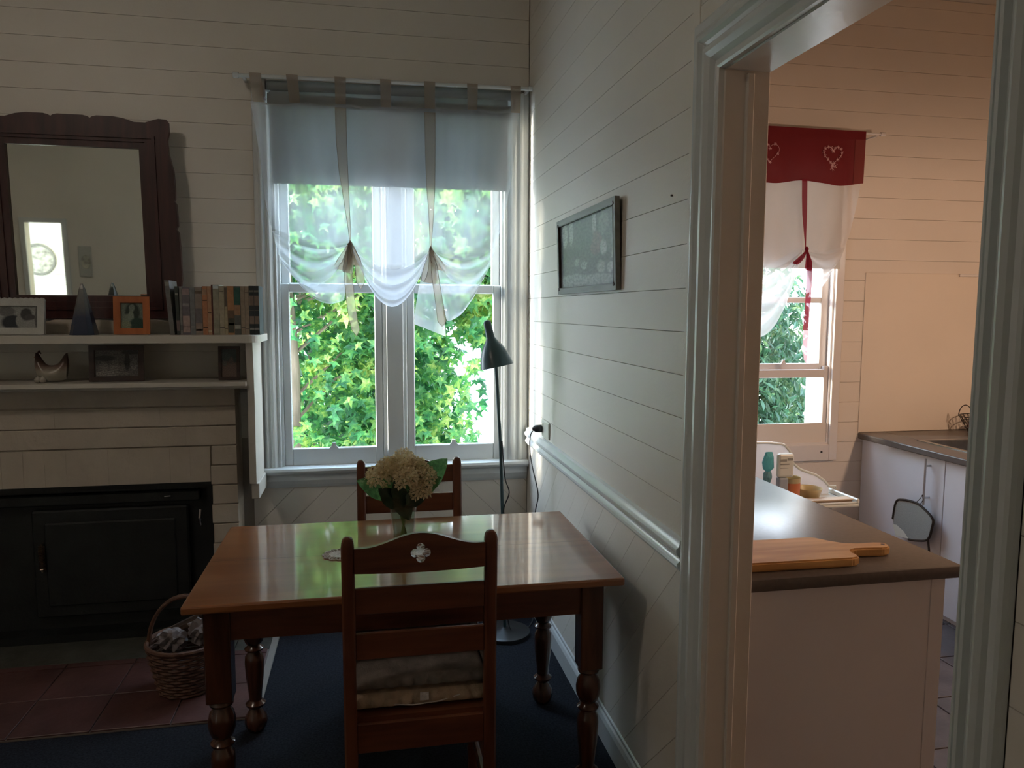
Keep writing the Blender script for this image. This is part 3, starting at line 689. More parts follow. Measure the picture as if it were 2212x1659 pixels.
# ------------------------------------------------------------------ big mirror, tipped slightly forward
mr_ = thing('wall_mirror', 'large mirror in dark red-brown frame with scalloped edge leaning over the mantel', 'mirror', (-1.36, 4.05, 1.60))
TILT = math.radians(2.6)
def mf(u, v, w):   # u across, v up the mirror plane, w out towards the room
    return (-1.36 + u, 4.05 - v * math.sin(TILT) - w * math.cos(TILT), 1.602 + v * math.cos(TILT) - w * math.sin(TILT))
half_top = [(0, .962), (.055, .962), (.075, .957), (.085, .949), (.095, .957), (.115, .962), (.19, .962), (.235, .955), (.28, .940), (.33, .940), (.37, .955), (.39, .960), (.425, .958), (.433, .945)]
side = [(.434, .90), (.424, .86), (.428, .80), (.446, .72), (.450, .64), (.448, .585), (.443, .575), (.452, .56), (.455, .50), (.455, .455), (.447, .44), (.457, .42), (.462, .33), (.462, .20), (.452, .12), (.440, .06), (.43, .0)]
sidey = side
right = half_top + sidey
outer = right + [(-u, v) for u, v in reversed(right[1:])]
IN = (.293, .112, .818)
def ring(outer, inner, fn, w0, w1):
    bm = bmesh.new()
    vo = [bm.verts.new(fn(u, v, w1)) for u, v in outer]; vi = [bm.verts.new(fn(u, v, w1)) for u, v in inner]
    es = [bm.edges.new((vo[i], vo[(i + 1) % len(vo)])) for i in range(len(vo))] + [bm.edges.new((vi[i], vi[(i + 1) % len(vi)])) for i in range(len(vi))]
    bmesh.ops.triangle_fill(bm, use_beauty=True, edges=es)
    r = bmesh.ops.extrude_face_region(bm, geom=bm.faces[:])
    dv = Vector(fn(0, 0, w0)) - Vector(fn(0, 0, w1))
    for v in [x for x in r['geom'] if isinstance(x, bmesh.types.BMVert)]: v.co += dv
    g = G(); g.bm(bm); return g
inner = [(-IN[0] - .03, IN[1] - .03), (IN[0] + .03, IN[1] - .03), (IN[0] + .03, IN[2] + .03), (-IN[0] - .03, IN[2] + .03)]
obj('frame', ring(outer, inner, mf, 0, .030), M['mirrorwood'], mr_)
g = G()
def pframe(g, u0, u1, v0, v1, t, fn, w0, w1):
    g.prism([(u0, v0), (u1, v0), (u1 - t, v0 + t), (u0 + t, v0 + t)], fn, w0, w1).prism([(u1, v0), (u1, v1), (u1 - t, v1 - t), (u1 - t, v0 + t)], fn, w0, w1)
    g.prism([(u1, v1), (u0, v1), (u0 + t, v1 - t), (u1 - t, v1 - t)], fn, w0, w1).prism([(u0, v1), (u0, v0), (u0 + t, v0 + t), (u0 + t, v1 - t)], fn, w0, w1); return g
pframe(g, -IN[0] - .032, IN[0] + .032, IN[1] - .032, IN[2] + .032, .032, mf, .004, .022)
pframe(g, -IN[0] - .075, IN[0] + .075, IN[1] - .070, IN[2] + .060, .014, mf, .028, .037)
obj('moulding', g, M['mirrorwood'], mr_)
obj('glass', quad(mf(-IN[0], IN[1], .008), mf(IN[0], IN[1], .008), mf(IN[0], IN[2], .008), mf(-IN[0], IN[2], .008)), M['mirror'], mr_)
obj('backing_board', G().prism([(-IN[0] - .03, IN[1] - .03), (IN[0] + .03, IN[1] - .03), (IN[0] + .03, IN[2] + .03), (-IN[0] - .03, IN[2] + .03)], mf, .001, .004), M['mirrorwood'], mr_)

# things the mirror shows
pl_ = thing('round_wall_plate', 'round dark-rimmed picture on the bright hall wall, seen in the mirror', 'picture', (-3.93, -2.18, 1.68))
g = G(); Rm = Matrix.Rotation(-PI / 2, 4, 'X')
obj('rim', G().lathe([(.19, 0), (.195, .012), (.185, .02), (.17, .018), (.165, .01), (.165, 0)], (-3.93, -2.184, 1.68), 36, Rm), M['greyframe'], pl_, True)
m_plate = paint('mottled_grey_print', (0.45, 0.45, 0.38), 0.4, 0.6, 18)
obj('face', G().lathe([(.165, .004), (.01, .006)], (-3.93, -2.184, 1.68), 36, Rm), m_plate, pl_)
so = thing('small_square_picture', 'small pale picture with dark oval on the wall behind, seen in the mirror', 'picture', (-3.0, -.99, 1.7))
obj('frame', G().bbox(-3.075, -2.945, -.998, -.975, 1.54, 1.87, .005), M['whiteframe'], so)
obj('oval', G().lathe([(.05, 0), (.045, .004)], (0, 0, 0), 20, Matrix.Translation((-3.0, -.974, 1.70)) @ Matrix.Rotation(-PI / 2, 4, 'X') @ Matrix.Scale(1.5, 4, (0, 1, 0))), m_plate, so)

# ------------------------------------------------------------------ standing photo frames
def photo_frame(name, label, x0, x1, zb, h, yb, lean, t, dep, fmat, pmat, yaw=0.0, scallop=False, inner_t=None):
    cx = (x0 + x1) / 2; w = (x1 - x0) / 2
    root = thing(name, label, 'photo frame', (cx, yb, zb))
    def fn(u, v, wv):
        x = u; y = v * math.sin(lean) - wv * math.cos(lean); z_ = v * math.cos(lean) + wv * math.sin(lean)
        return (cx + x * math.cos(yaw) - y * math.sin(yaw), yb + x * math.sin(yaw) + y * math.cos(yaw), zb + z_ + .0015)
    g = pframe(G(), -w, w, 0, h, t, fn, 0, dep)
    obj('border', g, fmat, root)
    pframe_ = pframe(G(), -w + t - .002, w - t + .002, t - .002, h - t + .002, .004, fn, .004, dep * .8)
    obj('inner_bead', pframe_, fmat, root)
    if scallop:
        g = G(); n = 11
        for i in range(n):
            u = -w + .012 + (2 * w - .024) * i / (n - 1)
            g.prism([(u + .011 * math.cos(a), h - .001 + .009 * math.sin(a)) for a in [PI * k / 6 for k in range(7)]], fn, .002, dep * .8)
        obj('scalloped_crest', g, fmat, root)
    obj('photograph', quad(fn(-w + t, t, .004), fn(w - t, t, .004), fn(w - t, h - t, .004), fn(-w + t, h - t, .004)), pmat, root, uv=True)
    obj('back_board', G().prism([(-w + .004, .004), (w - .004, .004), (w - .004, h - .004), (-w + .004, h - .004)], fn, -.002, .001), M['darkframe'], root)
    s_ = fn(0, h * .62, -.002)
    obj('easel_leg', G().add([(s_[0] - .012, s_[1], s_[2]), (s_[0] + .012, s_[1], s_[2]), (s_[0] + .015, s_[1] + .045, zb + .001), (s_[0] - .015, s_[1] + .045, zb + .001), (s_[0] - .012, s_[1] + .002, s_[2]), (s_[0] + .012, s_[1] + .002, s_[2]), (s_[0] + .015, s_[1] + .048, zb + .001), (s_[0] - .015, s_[1] + .048, zb + .001)],
        [(0, 1, 2, 3), (7, 6, 5, 4), (0, 4, 5, 1), (1, 5, 6, 2), (2, 6, 7, 3), (3, 7, 4, 0)]), M['darkframe'], root)
    return root
G1 = (.10, .11, .11); G2 = (.5, .52, .5); G3 = (.03, .03, .035)
photo_frame('photo_frame', 'white embossed landscape photo frame at the left end of the upper mantel shelf', -1.70, -1.45, 1.526, .162, 3.81, .12, .030, .014, M['whiteframe'],
    picture('pale_photo_two_people', (.30, .31, .30), [(.42, .28, .22, .32, (.02, .025, .035)), (.60, .35, .10, .3, (.28, .29, .28)), (.72, .62, .12, .27, (.05, .05, .05)), (.80, .5, .12, .12, (.07, .07, .07)), (.95, .5, .05, .5, (.12, .12, .12)), (.3, .75, .18, .2, (.14, .14, .14))], .1), yaw=-.05, scallop=True)
photo_frame('photo_frame', 'orange wooden photo frame on the upper mantel shelf beside the blue ornament', -1.158, -1.003, 1.526, .178, 3.81, .10, .028, .014, M['orange'],
    picture('green_tinted_portrait', (.16, .20, .17), [(.52, .62, .30, .36, (.02, .035, .03)), (.50, .78, .12, .14, (.18, .22, .19)), (.30, .40, .20, .16, (.20, .24, .19)), (.46, .40, .12, .3, (.22, .27, .22)), (.72, .18, .34, .24, (.02, .06, .045)), (.2, .15, .26, .16, (.22, .26, .18))], .15), yaw=.10)
photo_frame('photo_frame', 'dark wooden framed black and white group photo in the middle of the lower shelf', -1.29, -1.052, 1.302, .172, 3.86, .09, .022, .014, M['darkframe'],
    picture('group_photo', (.10, .095, .09), [(.25, .68, .22, .1, (.02, .02, .02)), (.22, .38, .09, .2, (.15, .14, .13)), (.45, .40, .1, .22, (.16, .15, .14)), (.60, .38, .07, .18, (.12, .11, .10)), (.72, .55, .06, .32, (.02, .02, .02)), (.86, .45, .08, .2, (.18, .17, .16)), (.8, .88, .2, .07, (.015, .015, .015)), (.3, .14, .28, .09, (.20, .19, .18)), (.62, .13, .16, .05, (.14, .13, .12))], .3), yaw=.05)
photo_frame('photo_frame', 'small black upright photo frame at the right end of the lower shelf', -.712, -.612, 1.302, .165, 3.86, .08, .013, .012, M['darkframe'],
    picture('small_colour_photo', (.035, .05, .05), [(.5, .25, .8, .30, (.14, .095, .075)), (.62, .58, .12, .14, (.11, .09, .08)), (.2, .5, .14, .1, (.12, .12, .11)), (.25, .72, .3, .15, (.05, .075, .07))], .2), yaw=-.05)

co = thing('glass_pyramid', 'tall blue and grey glass pyramid ornament on the upper mantel shelf', 'ornament', (-1.292, 3.82, 1.526))
g = G()
def pyr(t): return .054 * (1 - t) + .007 * t
vs = []
for t in [0, .12, .3, .5, .7, .9, .98, 1.0]:
    h = pyr(t) * (1 if t < .97 else .6); zz_ = 1.527 + .236 * t
    vs += [(-1.292 + a * h, 3.82 + b * h, zz_) for a, b in ((-1, -.6), (-.6, -1), (.6, -1), (1, -.6), (1, .6), (.6, 1), (-.6, 1), (-1, .6))]
fs = [(i * 8 + k, i * 8 + (k + 1) % 8, (i + 1) * 8 + (k + 1) % 8, (i + 1) * 8 + k) for i in range(7) for k in range(8)] + [tuple(range(7, -1, -1)), tuple(range(56, 64))]
obj('body', g.add(vs, fs), M['cone'], co)

# hen ornament
hen = thing('ceramic_hen', 'small brown and cream ceramic hen ornament on the lower shelf', 'ornament', (-1.45, 3.86, 1.302))
def henf(u, v):
    # u along the bird, v round it
    x = -.068 + .136 * u
    top = .078 + .062 * math.exp(-((u - .03) / .20) ** 2) + .060 * math.exp(-((u - 1.0) / .24) ** 2)
    bot = .004 + .02 * (1 - math.sin(PI * min(1, max(0, u)))) ** 2 * .6
    wd = (.044 * math.sin(PI * (.12 + .80 * u)) ** .7) * (1 - .25 * abs(u - .5))
    a = 2 * PI * v; zc = (top + bot) / 2; hh = (top - bot) / 2
    cz_ = math.cos(a); sx_ = math.sin(a)
    wf2 = wd * (1 if cz_ < .2 else 1 - .72 * (cz_ - .2))
    return (-1.452 + x * (1 - .12 * (cz_ < 0) * abs(cz_)), 3.862 + sx_ * wf2, 1.303 + zc + cz_ * hh)
obj('body', G().grid(henf, 24, 20), M['hen'], hen, True, sharp=80)
obj('beak', G().tube([(-1.516, 3.862, 1.425), (-1.528, 3.862, 1.420)], [.007, .001], 8), M['orange'], hen, True)
obj('comb', G().tube([(-1.512, 3.862, 1.438), (-1.505, 3.862, 1.449), (-1.497, 3.862, 1.437)], [.004, .006, .003], 8), M['mirrorwood'], hen, True)
for k, xx in enumerate((-1.505, -1.483)):
    obj('foot', G().lathe([(.006, .0), (.014, .006), (.016, .016), (.010, .027), (.003, .032)], (xx, 3.832, 1.3025), 12), M['lampwhite'] if False else paint('cream_glaze', (.4, .38, .33), .35), hen, True)

# ------------------------------------------------------------------ books (left to right)
M['page'] = paint('aged_paper', (0.50, 0.44, 0.34), 0.9, 0.12, 200)
_bm = {}
def cmat(c):
    k = tuple(c)
    if k not in _bm: _bm[k] = paint('book_cloth', [x * 1.3 for x in c], 0.55, 0.12, 60)
    return _bm[k]
def book(label, x, w, h, dep, c, bands, lean=0.0):
    yf = 3.80
    root = thing('book', label, 'book', (x + w / 2, yf + dep / 2, 1.526), 'row of books on the upper mantel shelf')
    def T(v):
        a, b_, c_ = v; return (x + a + math.tan(-lean) * (h - c_) * -1 * (1 if lean else 0), yf + b_, 1.5265 + c_)
    def bx(x0, x1, y0, y1, z0, z1): g_ = G().box(x0, x1, y0, y1, z0, z1); g_.v = [T(v) for v in g_.v]; return g_
    t = .0018
    gcov = bx(0, t, 0, dep, 0, h); g2 = bx(w - t, w, 0, dep, 0, h); g3 = bx(t, w - t, 0, t, 0, h)
    gcov.add(g2.v, g2.f).add(g3.v, g3.f)
    obj('cover', gcov, cmat(c), root)
    obj('pages', bx(t, w - t, t, dep - .004, .002, h - .003), M['page'], root)
    for z0, z1, bc in bands:
        obj('spine_label', bx(.001, w - .001, -.0006, .0002, z0 * h, z1 * h), cmat(bc), root)
    return root
cream, tan, org, dk, gry = (.30, .27, .20), (.24, .19, .14), (.36, .16, .08), (.03, .04, .035), (.13, .13, .125)
book('tall grey book leaning at the left end of the book row', -.930, .020, .256, .15, gry, [(.9, .97, (.22, .22, .20))], .07)
book('dark green book leaning against the tall grey one', -.886, .015, .228, .14, dk, [(.08, .3, (.16, .12, .12)), (.82, .86, (.2, .2, .18))], .02)
book('thin grey paperback third from the left', -.866, .011, .228, .14, (.17, .17, .16), [(.1, .2, (.10, .10, .1))])
book('mottled paperback with pink top and pink lower half', -.854, .033, .225, .14, (.12, .11, .13), [(.84, .97, (.25, .19, .19)), (.05, .40, (.32, .24, .22)), (.16, .18, (.10, .08, .08)), (.60, .66, (.20, .20, .20))])
book('slate grey paperback with plain spine', -.820, .022, .225, .14, (.15, .16, .165), [(.16, .18, (.25, .24, .22))])
book('patterned tan and grey paperback left of the orange pair', -.797, .032, .226, .14, (.20, .17, .15), [(.86, .92, (.10, .07, .05)), (.25, .55, (.12, .11, .12)), (.05, .22, (.26, .20, .17)), (.08, .12, (.03, .03, .03))])
book('orange paperback, wider of the orange pair', -.764, .022, .230, .14, org, [(.82, .94, (.30, .19, .12)), (.7, .72, (.05, .03, .02)), (.14, .16, (.06, .03, .02))])
book('orange-tan paperback, narrower of the orange pair', -.741, .017, .230, .14, (.34, .20, .12), [(.05, .10, (.45, .36, .24)), (.45, .47, (.10, .05, .03))])
book('very thin dark red book right of the orange pair', -.723, .006, .238, .14, (.08, .02, .015), [(.9, .95, (.12, .03, .02))])
book('grey-green book with white paper sticking up', -.716, .027, .238, .14, (.22, .22, .17), [(.92, .99, (.45, .5, .5)), (.04, .12, (.28, .26, .20)), (.3, .7, (.26, .24, .18))])
book('cream paperback between two darker-topped ones', -.688, .022, .232, .14, cream, [(.14, .16, (.08, .07, .06)), (.88, .9, (.12, .1, .08))])
book('cream book with dark strip at upper edge', -.665, .013, .232, .14, (.31, .27, .18), [(.58, .97, (.10, .08, .06)), (.12, .14, (.06, .05, .04))])
book('book with orange top half and dark lower half', -.651, .029, .232, .14, (.34, .18, .085), [(.04, .34, (.05, .055, .04)), (.34, .50, (.12, .08, .05)), (.20, .24, (.15, .15, .11))])
book('book with green top and orange patch', -.621, .029, .232, .14, (.075, .08, .07), [(.62, .97, (.02, .085, .065)), (.40, .61, (.28, .16, .09)), (.12, .20, (.28, .28, .24))])
book('tan paperback, left of the two tan ones', -.591, .019, .232, .14, tan, [(.14, .155, (.07, .06, .05))])
book('tan paperback next to the banded black books', -.571, .018, .232, .14, (.25, .20, .15), [(.12, .135, (.07, .06, .05)), (.86, .88, (.12, .10, .08))])
for lb, xx in (('black book with tan bands, left of the banded pair', -.552), ('black book with tan bands at the right end of the row', -.529)):
    book(lb, xx, .0225, .234, .14, (.02, .028, .032), [(.60, .80, (.17, .13, .10)), (.22, .38, (.17, .13, .10)), (.50, .51, (.25, .22, .15)), (.10, .14, (.22, .22, .20)), (.87, .91, (.14, .14, .12))])

# ------------------------------------------------------------------ curtain, blind and rod over window_1
rod = thing('curtain_rod', 'thin pale curtain rod above the dining window', 'curtain rod', (.13, 4.0, 2.80))
obj('pole', G().tube([(-.60, 4.0, 2.792), (.868, 4.0, 2.812)], .010, 12), M['trim'], rod, True)
obj('finial', G().tube([(-.625, 4.0, 2.7915), (-.622, 4.0, 2.7915), (-.598, 4.0, 2.792)], [.012, .015, .015], 12), M['trim'], rod, True)
obj('finial', G().tube([(.855, 4.0, 2.812), (.878, 4.0, 2.8125)], [.014, .012], 12), M['trim'], rod, True)
obj('bracket', G().box(-.585, -.570, 4.0, 4.098, 2.785, 2.80), M['trim'], rod)
obj('bracket', G().box(.850, .862, 4.0, 4.098, 2.80, 2.812), M['trim'], rod)

bl = thing('roller_blind', 'grey roller blind half lowered behind the sheer curtain of the dining window', 'blind', (.13, 4.06, 2.75))
obj('roll', G().tube([(-.475, 4.055, 2.765), (.775, 4.055, 2.785)], .028, 16), M['blind'], bl, True)
obj('valance_fold', G().box(-.47, .77, 4.022, 4.03, 2.665, 2.722), M['blind'], bl)
obj('cloth', G().box(-.455, .755, 4.045, 4.0465, 2.295, 2.76), M['blind'], bl)
obj('hem_bar', G().bbox(-.455, .755, 4.042, 4.049, 2.285, 2.30, .002), M['blind'], bl)
obj('bracket', G().bbox(-.495, -.478, 4.02, 4.08, 2.70, 2.80, .002), M['steel'], bl)
obj('bracket', G().bbox(.778, .795, 4.02, 4.08, 2.71, 2.81, .002), M['steel'], bl)

def lerp(pts, t):
    """piecewise interpolation along a list of (t, x, z)"""
    for i in range(len(pts) - 1):
        if t <= pts[i + 1][0]:
            a, b = pts[i], pts[i + 1]; k = (t - a[0]) / (b[0] - a[0]); return [a[j] + (b[j] - a[j]) * k for j in range(1, len(a))]
    return list(pts[-1][1:])
def interp(xs, t):
    return lerp([(x[0], x[1]) for x in xs], t)[0]

cu = thing('sheer_curtain', 'white sheer tie-up curtain with tan ribbon bows in the dining window', 'curtain', (.13, 4.0, 2.7))
K1, K2 = (-.074, 1.985), (.335, 1.965)
def ztop(x): return 2.668 + .028 * (x + .55) / 1.36 - .012 * (.5 - .5 * math.cos((x + .52) / .2177 * 2 * PI))
def edgeL(z_): return interp([(-2.8, -.552), (-2.664, -.546), (-2.536, -.526), (-2.38, -.506), (-2.2, -.491), (-2.04, -.459), (-1.93, -.432), (-1.84, -.39)], -z_)
def edgeR(z_): return interp([(-2.8, .815), (-2.707, .810), (-2.552, .793), (-2.311, .764), (-2.116, .719), (-1.895, .657), (-1.80, .612), (-1.70, .54)], -z_)
def panel(name, xl, xr, zl, zr, hem, swag0, ph):
    """xl(z), xr(z) edges; hangs straight to its tie then sags in folds between the ties"""
    def fn(u, v):
        if v <= .55:
            k = v / .55
            zt_ = ztop(xl(2.7) * (1 - u) + xr(2.7) * u); zb = (zl * (1 - u) + zr * u) - swag0 * math.sin(PI * u)
            z_ = zt_ + (zb - zt_) * k; x = xl(z_) * (1 - u) + xr(z_) * u
            y = 4.0 + .010 * math.sin(u * 9 + ph) * (.4 + k) + .006 * math.sin(u * 23 + ph)
            return (x, y, z_)
        k = (v - .55) / .45
        zb0 = (zl * (1 - u) + zr * u); x0_ = xl(zl) if zl < 1.95 else xl(zl)
        pin = math.sin(PI * u) ** .6 if name == 'middle' else (math.sin(PI * u) ** .6)
        depth = swag0 + (hem - swag0) * k
        base = zb0
        z_ = base - depth * math.sin(PI * u) ** .75
        x = xl(z_ if name == 'left' else zl) * (1 - u) + xr(z_ if name == 'right' else zr) * u
        y = 4.0 - .012 - .040 * math.sin(PI * u) * (.5 + .5 * math.cos(k * PI * 7 + ph)) - .01 * k
        return (x, y, z_)
    return fn
def const(c): return lambda z_: c
fl = panel('left', edgeL, const(K1[0]), 1.86, K1[1], .30, .05, .3)
def fleft(u, v):
    # left swag: free outer edge, pinned to the first bow at right
    if v <= .55:
        k = v / .55; zt_ = ztop(-.546 + .47 * u); zb = 2.03 - .05 * math.sin(PI * u) - .045 * u * (1 - u) * 0
        zb = 2.04 + (K1[1] - 2.04) * u - .035 * math.sin(PI * u)
        z_ = zt_ + (zb - zt_) * k; x = edgeL(z_) * (1 - u) + K1[0] * u
        return (x, 4.0 + .010 * math.sin(u * 9) * (.4 + k) + .005 * math.sin(u * 25), z_)
    k = (v - .55) / .45; t = max(0, (k - .3) / .7); t = t * t * (3 - 2 * t)
    ez = 2.04 - .18 * k; ex = edgeL(ez); pz = K1[1] - .285 * t; px = K1[0] - .036 * t
    z_ = ez + (pz - ez) * u ** 1.2 - (.05 + .15 * k * (1 - .75 * t)) * math.sin(PI * u ** 1.1) ** .9
    return (ex + (px - ex) * u, 3.988 - .040 * math.sin(PI * u) * (.5 + .5 * math.cos(k * PI * 6 + 1)) - .008 * t * math.sin(u * 20), z_)
def fmid(u, v):
    if v <= .5:
        k = v / .5; xt = K1[0] + (K2[0] - K1[0]) * u; zt_ = ztop(xt); zb = K1[1] + (K2[1] - K1[1]) * u - .11 * math.sin(PI * u)
        return (xt, 4.0 + .012 * math.sin(u * 14 + 1) * (.3 + k), zt_ + (zb - zt_) * k)
    k = (v - .5) / .5
    z_ = K1[1] + (K2[1] - K1[1]) * u - (.11 + .20 * k) * math.sin(PI * u) ** .85
    y = 3.988 - .045 * math.sin(PI * u) * (.5 + .5 * math.cos(k * PI * 6 + 2))
    return (K1[0] + (K2[0] - K1[0]) * u, y, z_)
def fright(u, v):
    if v <= .55:
        k = v / .55; zb = K2[1] + (1.99 - K2[1]) * u - .03 * math.sin(PI * u); zt_ = ztop(K2[0] + .475 * u)
        z_ = zt_ + (zb - zt_) * k
        return (K2[0] * (1 - u) + edgeR(z_) * u, 4.0 + .010 * math.sin(u * 9 + 2) * (.4 + k) + .005 * math.sin(u * 25), z_)
    k = (v - .55) / .45; t = max(0, (k - .3) / .7); t = t * t * (3 - 2 * t); w_ = 1 - u
    ez = 1.99 - .16 * k; ex = edgeR(ez); pz = K2[1] - .375 * t; px = K2[0] + .085 * t
    z_ = ez + (pz - ez) * w_ ** 1.1 - (.04 + .14 * k * (1 - .85 * t)) * math.sin(PI * w_ ** 1.1) ** .9
    return (px * w_ + ex * u, 3.988 - .040 * math.sin(PI * u) * (.5 + .5 * math.cos(k * PI * 6 + 3)) - .008 * t * math.sin(u * 20), z_)
for fn in (fleft, fmid, fright):
    obj('voile_panel', G().grid(fn, 40, 70), M['sheer'], cu, True, sharp=180)
# swagged roll of cloth gathered below the ties
def roll(pa, pb, sag, y0):
    def fn(u, v):
        s_ = math.sin(PI * u) ** .8; z_ = pa[1] + (pb[1] - pa[1]) * u - sag * s_ - .055 * s_ * (v - .0) * 1.4
        return (pa[0] + (pb[0] - pa[0]) * u, y0 - .022 * s_ * math.sin(v * PI) - .004, z_)
    return fn
obj('gathered_fold', G().grid(roll((-.415, 1.90), K1, .10, 3.965), 28, 8), M['sheer'], cu, True, sharp=180)
obj('gathered_fold', G().grid(roll(K1, K2, .20, 3.955), 28, 8), M['sheer'], cu, True, sharp=180)
obj('gathered_fold', G().grid(roll(K1, K2, .12, 3.965), 28, 8), M['sheer'], cu, True, sharp=180)
obj('gathered_fold', G().grid(roll(K2, (.66, 1.93), .09, 3.965), 28, 8), M['sheer'], cu, True, sharp=180)
# loose tail of voile hanging under the right bow
def tail(u, v):
    a = [(.0, .300, .345), (.25, .285, .372), (.6, .262, .395), (.85, .249, .41), (1, .249, .413)]
    l_, r_ = lerp(a, v); zl = 1.92 - .346 * v; zr = 1.92 - .412 * v
    return (l_ + (r_ - l_) * u, 3.972 + .012 * math.sin(u * 7) * v, zl + (zr - zl) * u)
obj('hanging_tail', G().grid(tail, 14, 20), M['sheer'], cu, True, sharp=180)
obj('tail_hem', G().grid(lambda u, v: (lambda p: (p[0], p[1] - .0015, p[2]))(tail(u, .86 + .14 * v)), 10, 2), M['sheer'], cu, True, sharp=180)
def hemf(u):
    x = -.546 + 1.356 * u; return x
obj('top_hem', G().grid(lambda u, v: (hemf(u), 3.998 - .004, ztop(hemf(u)) + .003 - .012 * v), 120, 1), M['sheer'], cu, True, sharp=180)
for x in (-.519, -.345, -.111, .114, .337, .558, .787):
    t = obj('tab', G().grid(lambda u, v, x=x: (x + (-.5 + u) * (.056 - .004 * v) + .012 * v * (1 if x < -.3 else 0), 4.0 + .012 * math.cos(PI * (1.15 - v * 1.3)) if v < .15 else 3.985 + .004 * v, (2.806 + .014 * (x + .52) / 1.3) - (.135 + .004 * math.sin(x * 9)) * v), 4, 12), M['organza'], cu, True, sharp=180)
def ribbon(name, path, w, edge=True, mat='organza', par=None, eps=.0035):
    """flat ribbon: path of (x, y, z, halfwidth)"""
    par = par or cu
    g = G(); n = len(path); vs = []
    for x, y, z_, hw in path: vs += [(x - hw, y, z_), (x + hw, y, z_)]
    g.add(vs, [(2 * i, 2 * i + 1, 2 * i + 3, 2 * i + 2) for i in range(n - 1)])
    o = obj(name, g, M[mat], par, True, sharp=180)
    if edge:
        e = G().tube([(x - hw, y, z_) for x, y, z_, hw in path], .0011, 4).tube([(x + hw, y, z_) for x, y, z_, hw in path], .0011, 4)
        obj('ribbon_edge', e, M['organza_edge'] if mat == 'organza' else M['redsheer'], o)
    return o
ribbon('ribbon', [(-.112, 3.984, 2.66, .027), (-.110, 3.982, 2.5, .026), (-.103, 3.98, 2.35, .022), (-.090, 3.978, 2.2, .013), (-.078, 3.976, 2.06, .006), (-.074, 3.972, 1.99, .003)], 0)
ribbon('ribbon', [(.337, 3.984, 2.66, .027), (.337, 3.982, 2.5, .026), (.338, 3.98, 2.3, .022), (.340, 3.978, 2.15, .013), (.337, 3.976, 2.03, .006), (.335, 3.972, 1.965, .003)], 0)
ribbon('ribbon_tail', [(-.080, 3.955, 1.985, .006), (-.088, 3.950, 1.93, .016), (-.086, 3.95, 1.80, .020), (-.078, 3.95, 1.70, .021), (-.066, 3.95, 1.60, .021), (-.054, 3.95, 1.545, .020), (-.050, 3.95, 1.515, .002)], 0)
ribbon('ribbon_tail', [(-.070, 3.955, 1.985, .006), (-.040, 3.952, 1.90, .016), (-.030, 3.95, 1.84, .020), (-.026, 3.95, 1.79, .021), (-.024, 3.95, 1.755, .002)], 0)
ribbon('ribbon_tail', [(.340, 3.955, 1.96, .006), (.350, 3.952, 1.88, .016), (.362, 3.95, 1.78, .018), (.378, 3.95, 1.68, .020), (.390, 3.95, 1.59, .022), (.392, 3.95, 1.563, .002)], 0)
def loop(c, dx, dz, w, y):
    """a droopy bow loop"""
    g = G(); n = 14; vs = []
    for i in range(n + 1):
        t = i / n; a = t * 2 * PI
        px = c[0] + dx * math.sin(PI * t) + w * .45 * math.sin(a); pz = c[1] - dz * math.sin(PI * t) ** .9
        hw = w * (.25 + .75 * math.sin(PI * t))
        yy = y - .016 * math.cos(a) * math.sin(PI * t)
        vs += [(px - hw, yy - .004, pz + hw * .2), (px + hw, yy + .004, pz - hw * .2)]
    g.add(vs, [(2 * i, 2 * i + 1, 2 * i + 3, 2 * i + 2) for i in range(n)])
    return g, vs
for kx, kz, l_ in ((K1[0], K1[1], ((-.048, .135, .030), (.022, .11, .026), (-.016, .15, .020))), (K2[0], K2[1], ((-.012, .175, .030), (.052, .11, .028)))):
    for dx, dz, w_ in l_:
        g, vs = loop((kx, kz), dx, dz, w_, 3.953)
        o = obj('bow_loop', g, M['organza'], cu, True, sharp=180)
        obj('ribbon_edge', G().tube(vs[0::2], .0012, 4).tube(vs[1::2], .0012, 4), M['organza_edge'], o)
    obj('knot', G().lathe([(.003, -.014), (.009, -.006), (.010, .002), (.005, .012)], (kx, 3.958, kz), 10), M['organza_edge'], cu, True)

# ------------------------------------------------------------------ dining table
tb = thing('dining_table', 'red-brown farmhouse table with turned legs under the window', 'table', (.13, 2.62, 0))
TX0, TX1, TY0, TY1, TZ = -.535, .800, 2.21, 3.03, .80
obj('tabletop', G().bbox(TX0, TX1, TY0, TY1, TZ - .026, TZ, .006, 2), M['wood_x'], tb)
obj('breadboard_seam', G().box(TX0 + .0, TX1, TY0 + .40, TY0 + .4012, TZ - .001, TZ + .00015), M['darkframe'], tb)
lx0, lx1, ly0, ly1 = -.448, .708, 2.295, 2.945
hw = .0375
for ya in (ly0 - .022, ly1 + .002): obj('apron', G().box(lx0 + hw, lx1 - hw, ya, ya + .02, .665, TZ - .026), M['chairwood_x'], tb)
for xa in (lx0 - .022, lx1 + .002): obj('apron', G().box(xa, xa + .02, ly0 + hw, ly1 - hw, .665, TZ - .026), M['chairwood_x'], tb)
legp = [(.024, 0), (.030, .004), (.040, .022), (.044, .042), (.040, .062), (.028, .082), (.021, .094), (.024, .100), (.036, .106), (.038, .114), (.030, .121), (.024, .128), (.026, .16), (.033, .22), (.036, .28), (.034, .305), (.026, .318), (.023, .324), (.034, .331), (.036, .338), (.026, .346), (.022, .352), (.032, .362), (.040, .385), (.041, .408), (.036, .432), (.027, .446), (.024, .452), (.034, .458), (.036, .464), (.032, .472), (.032, .478)]
lg = None
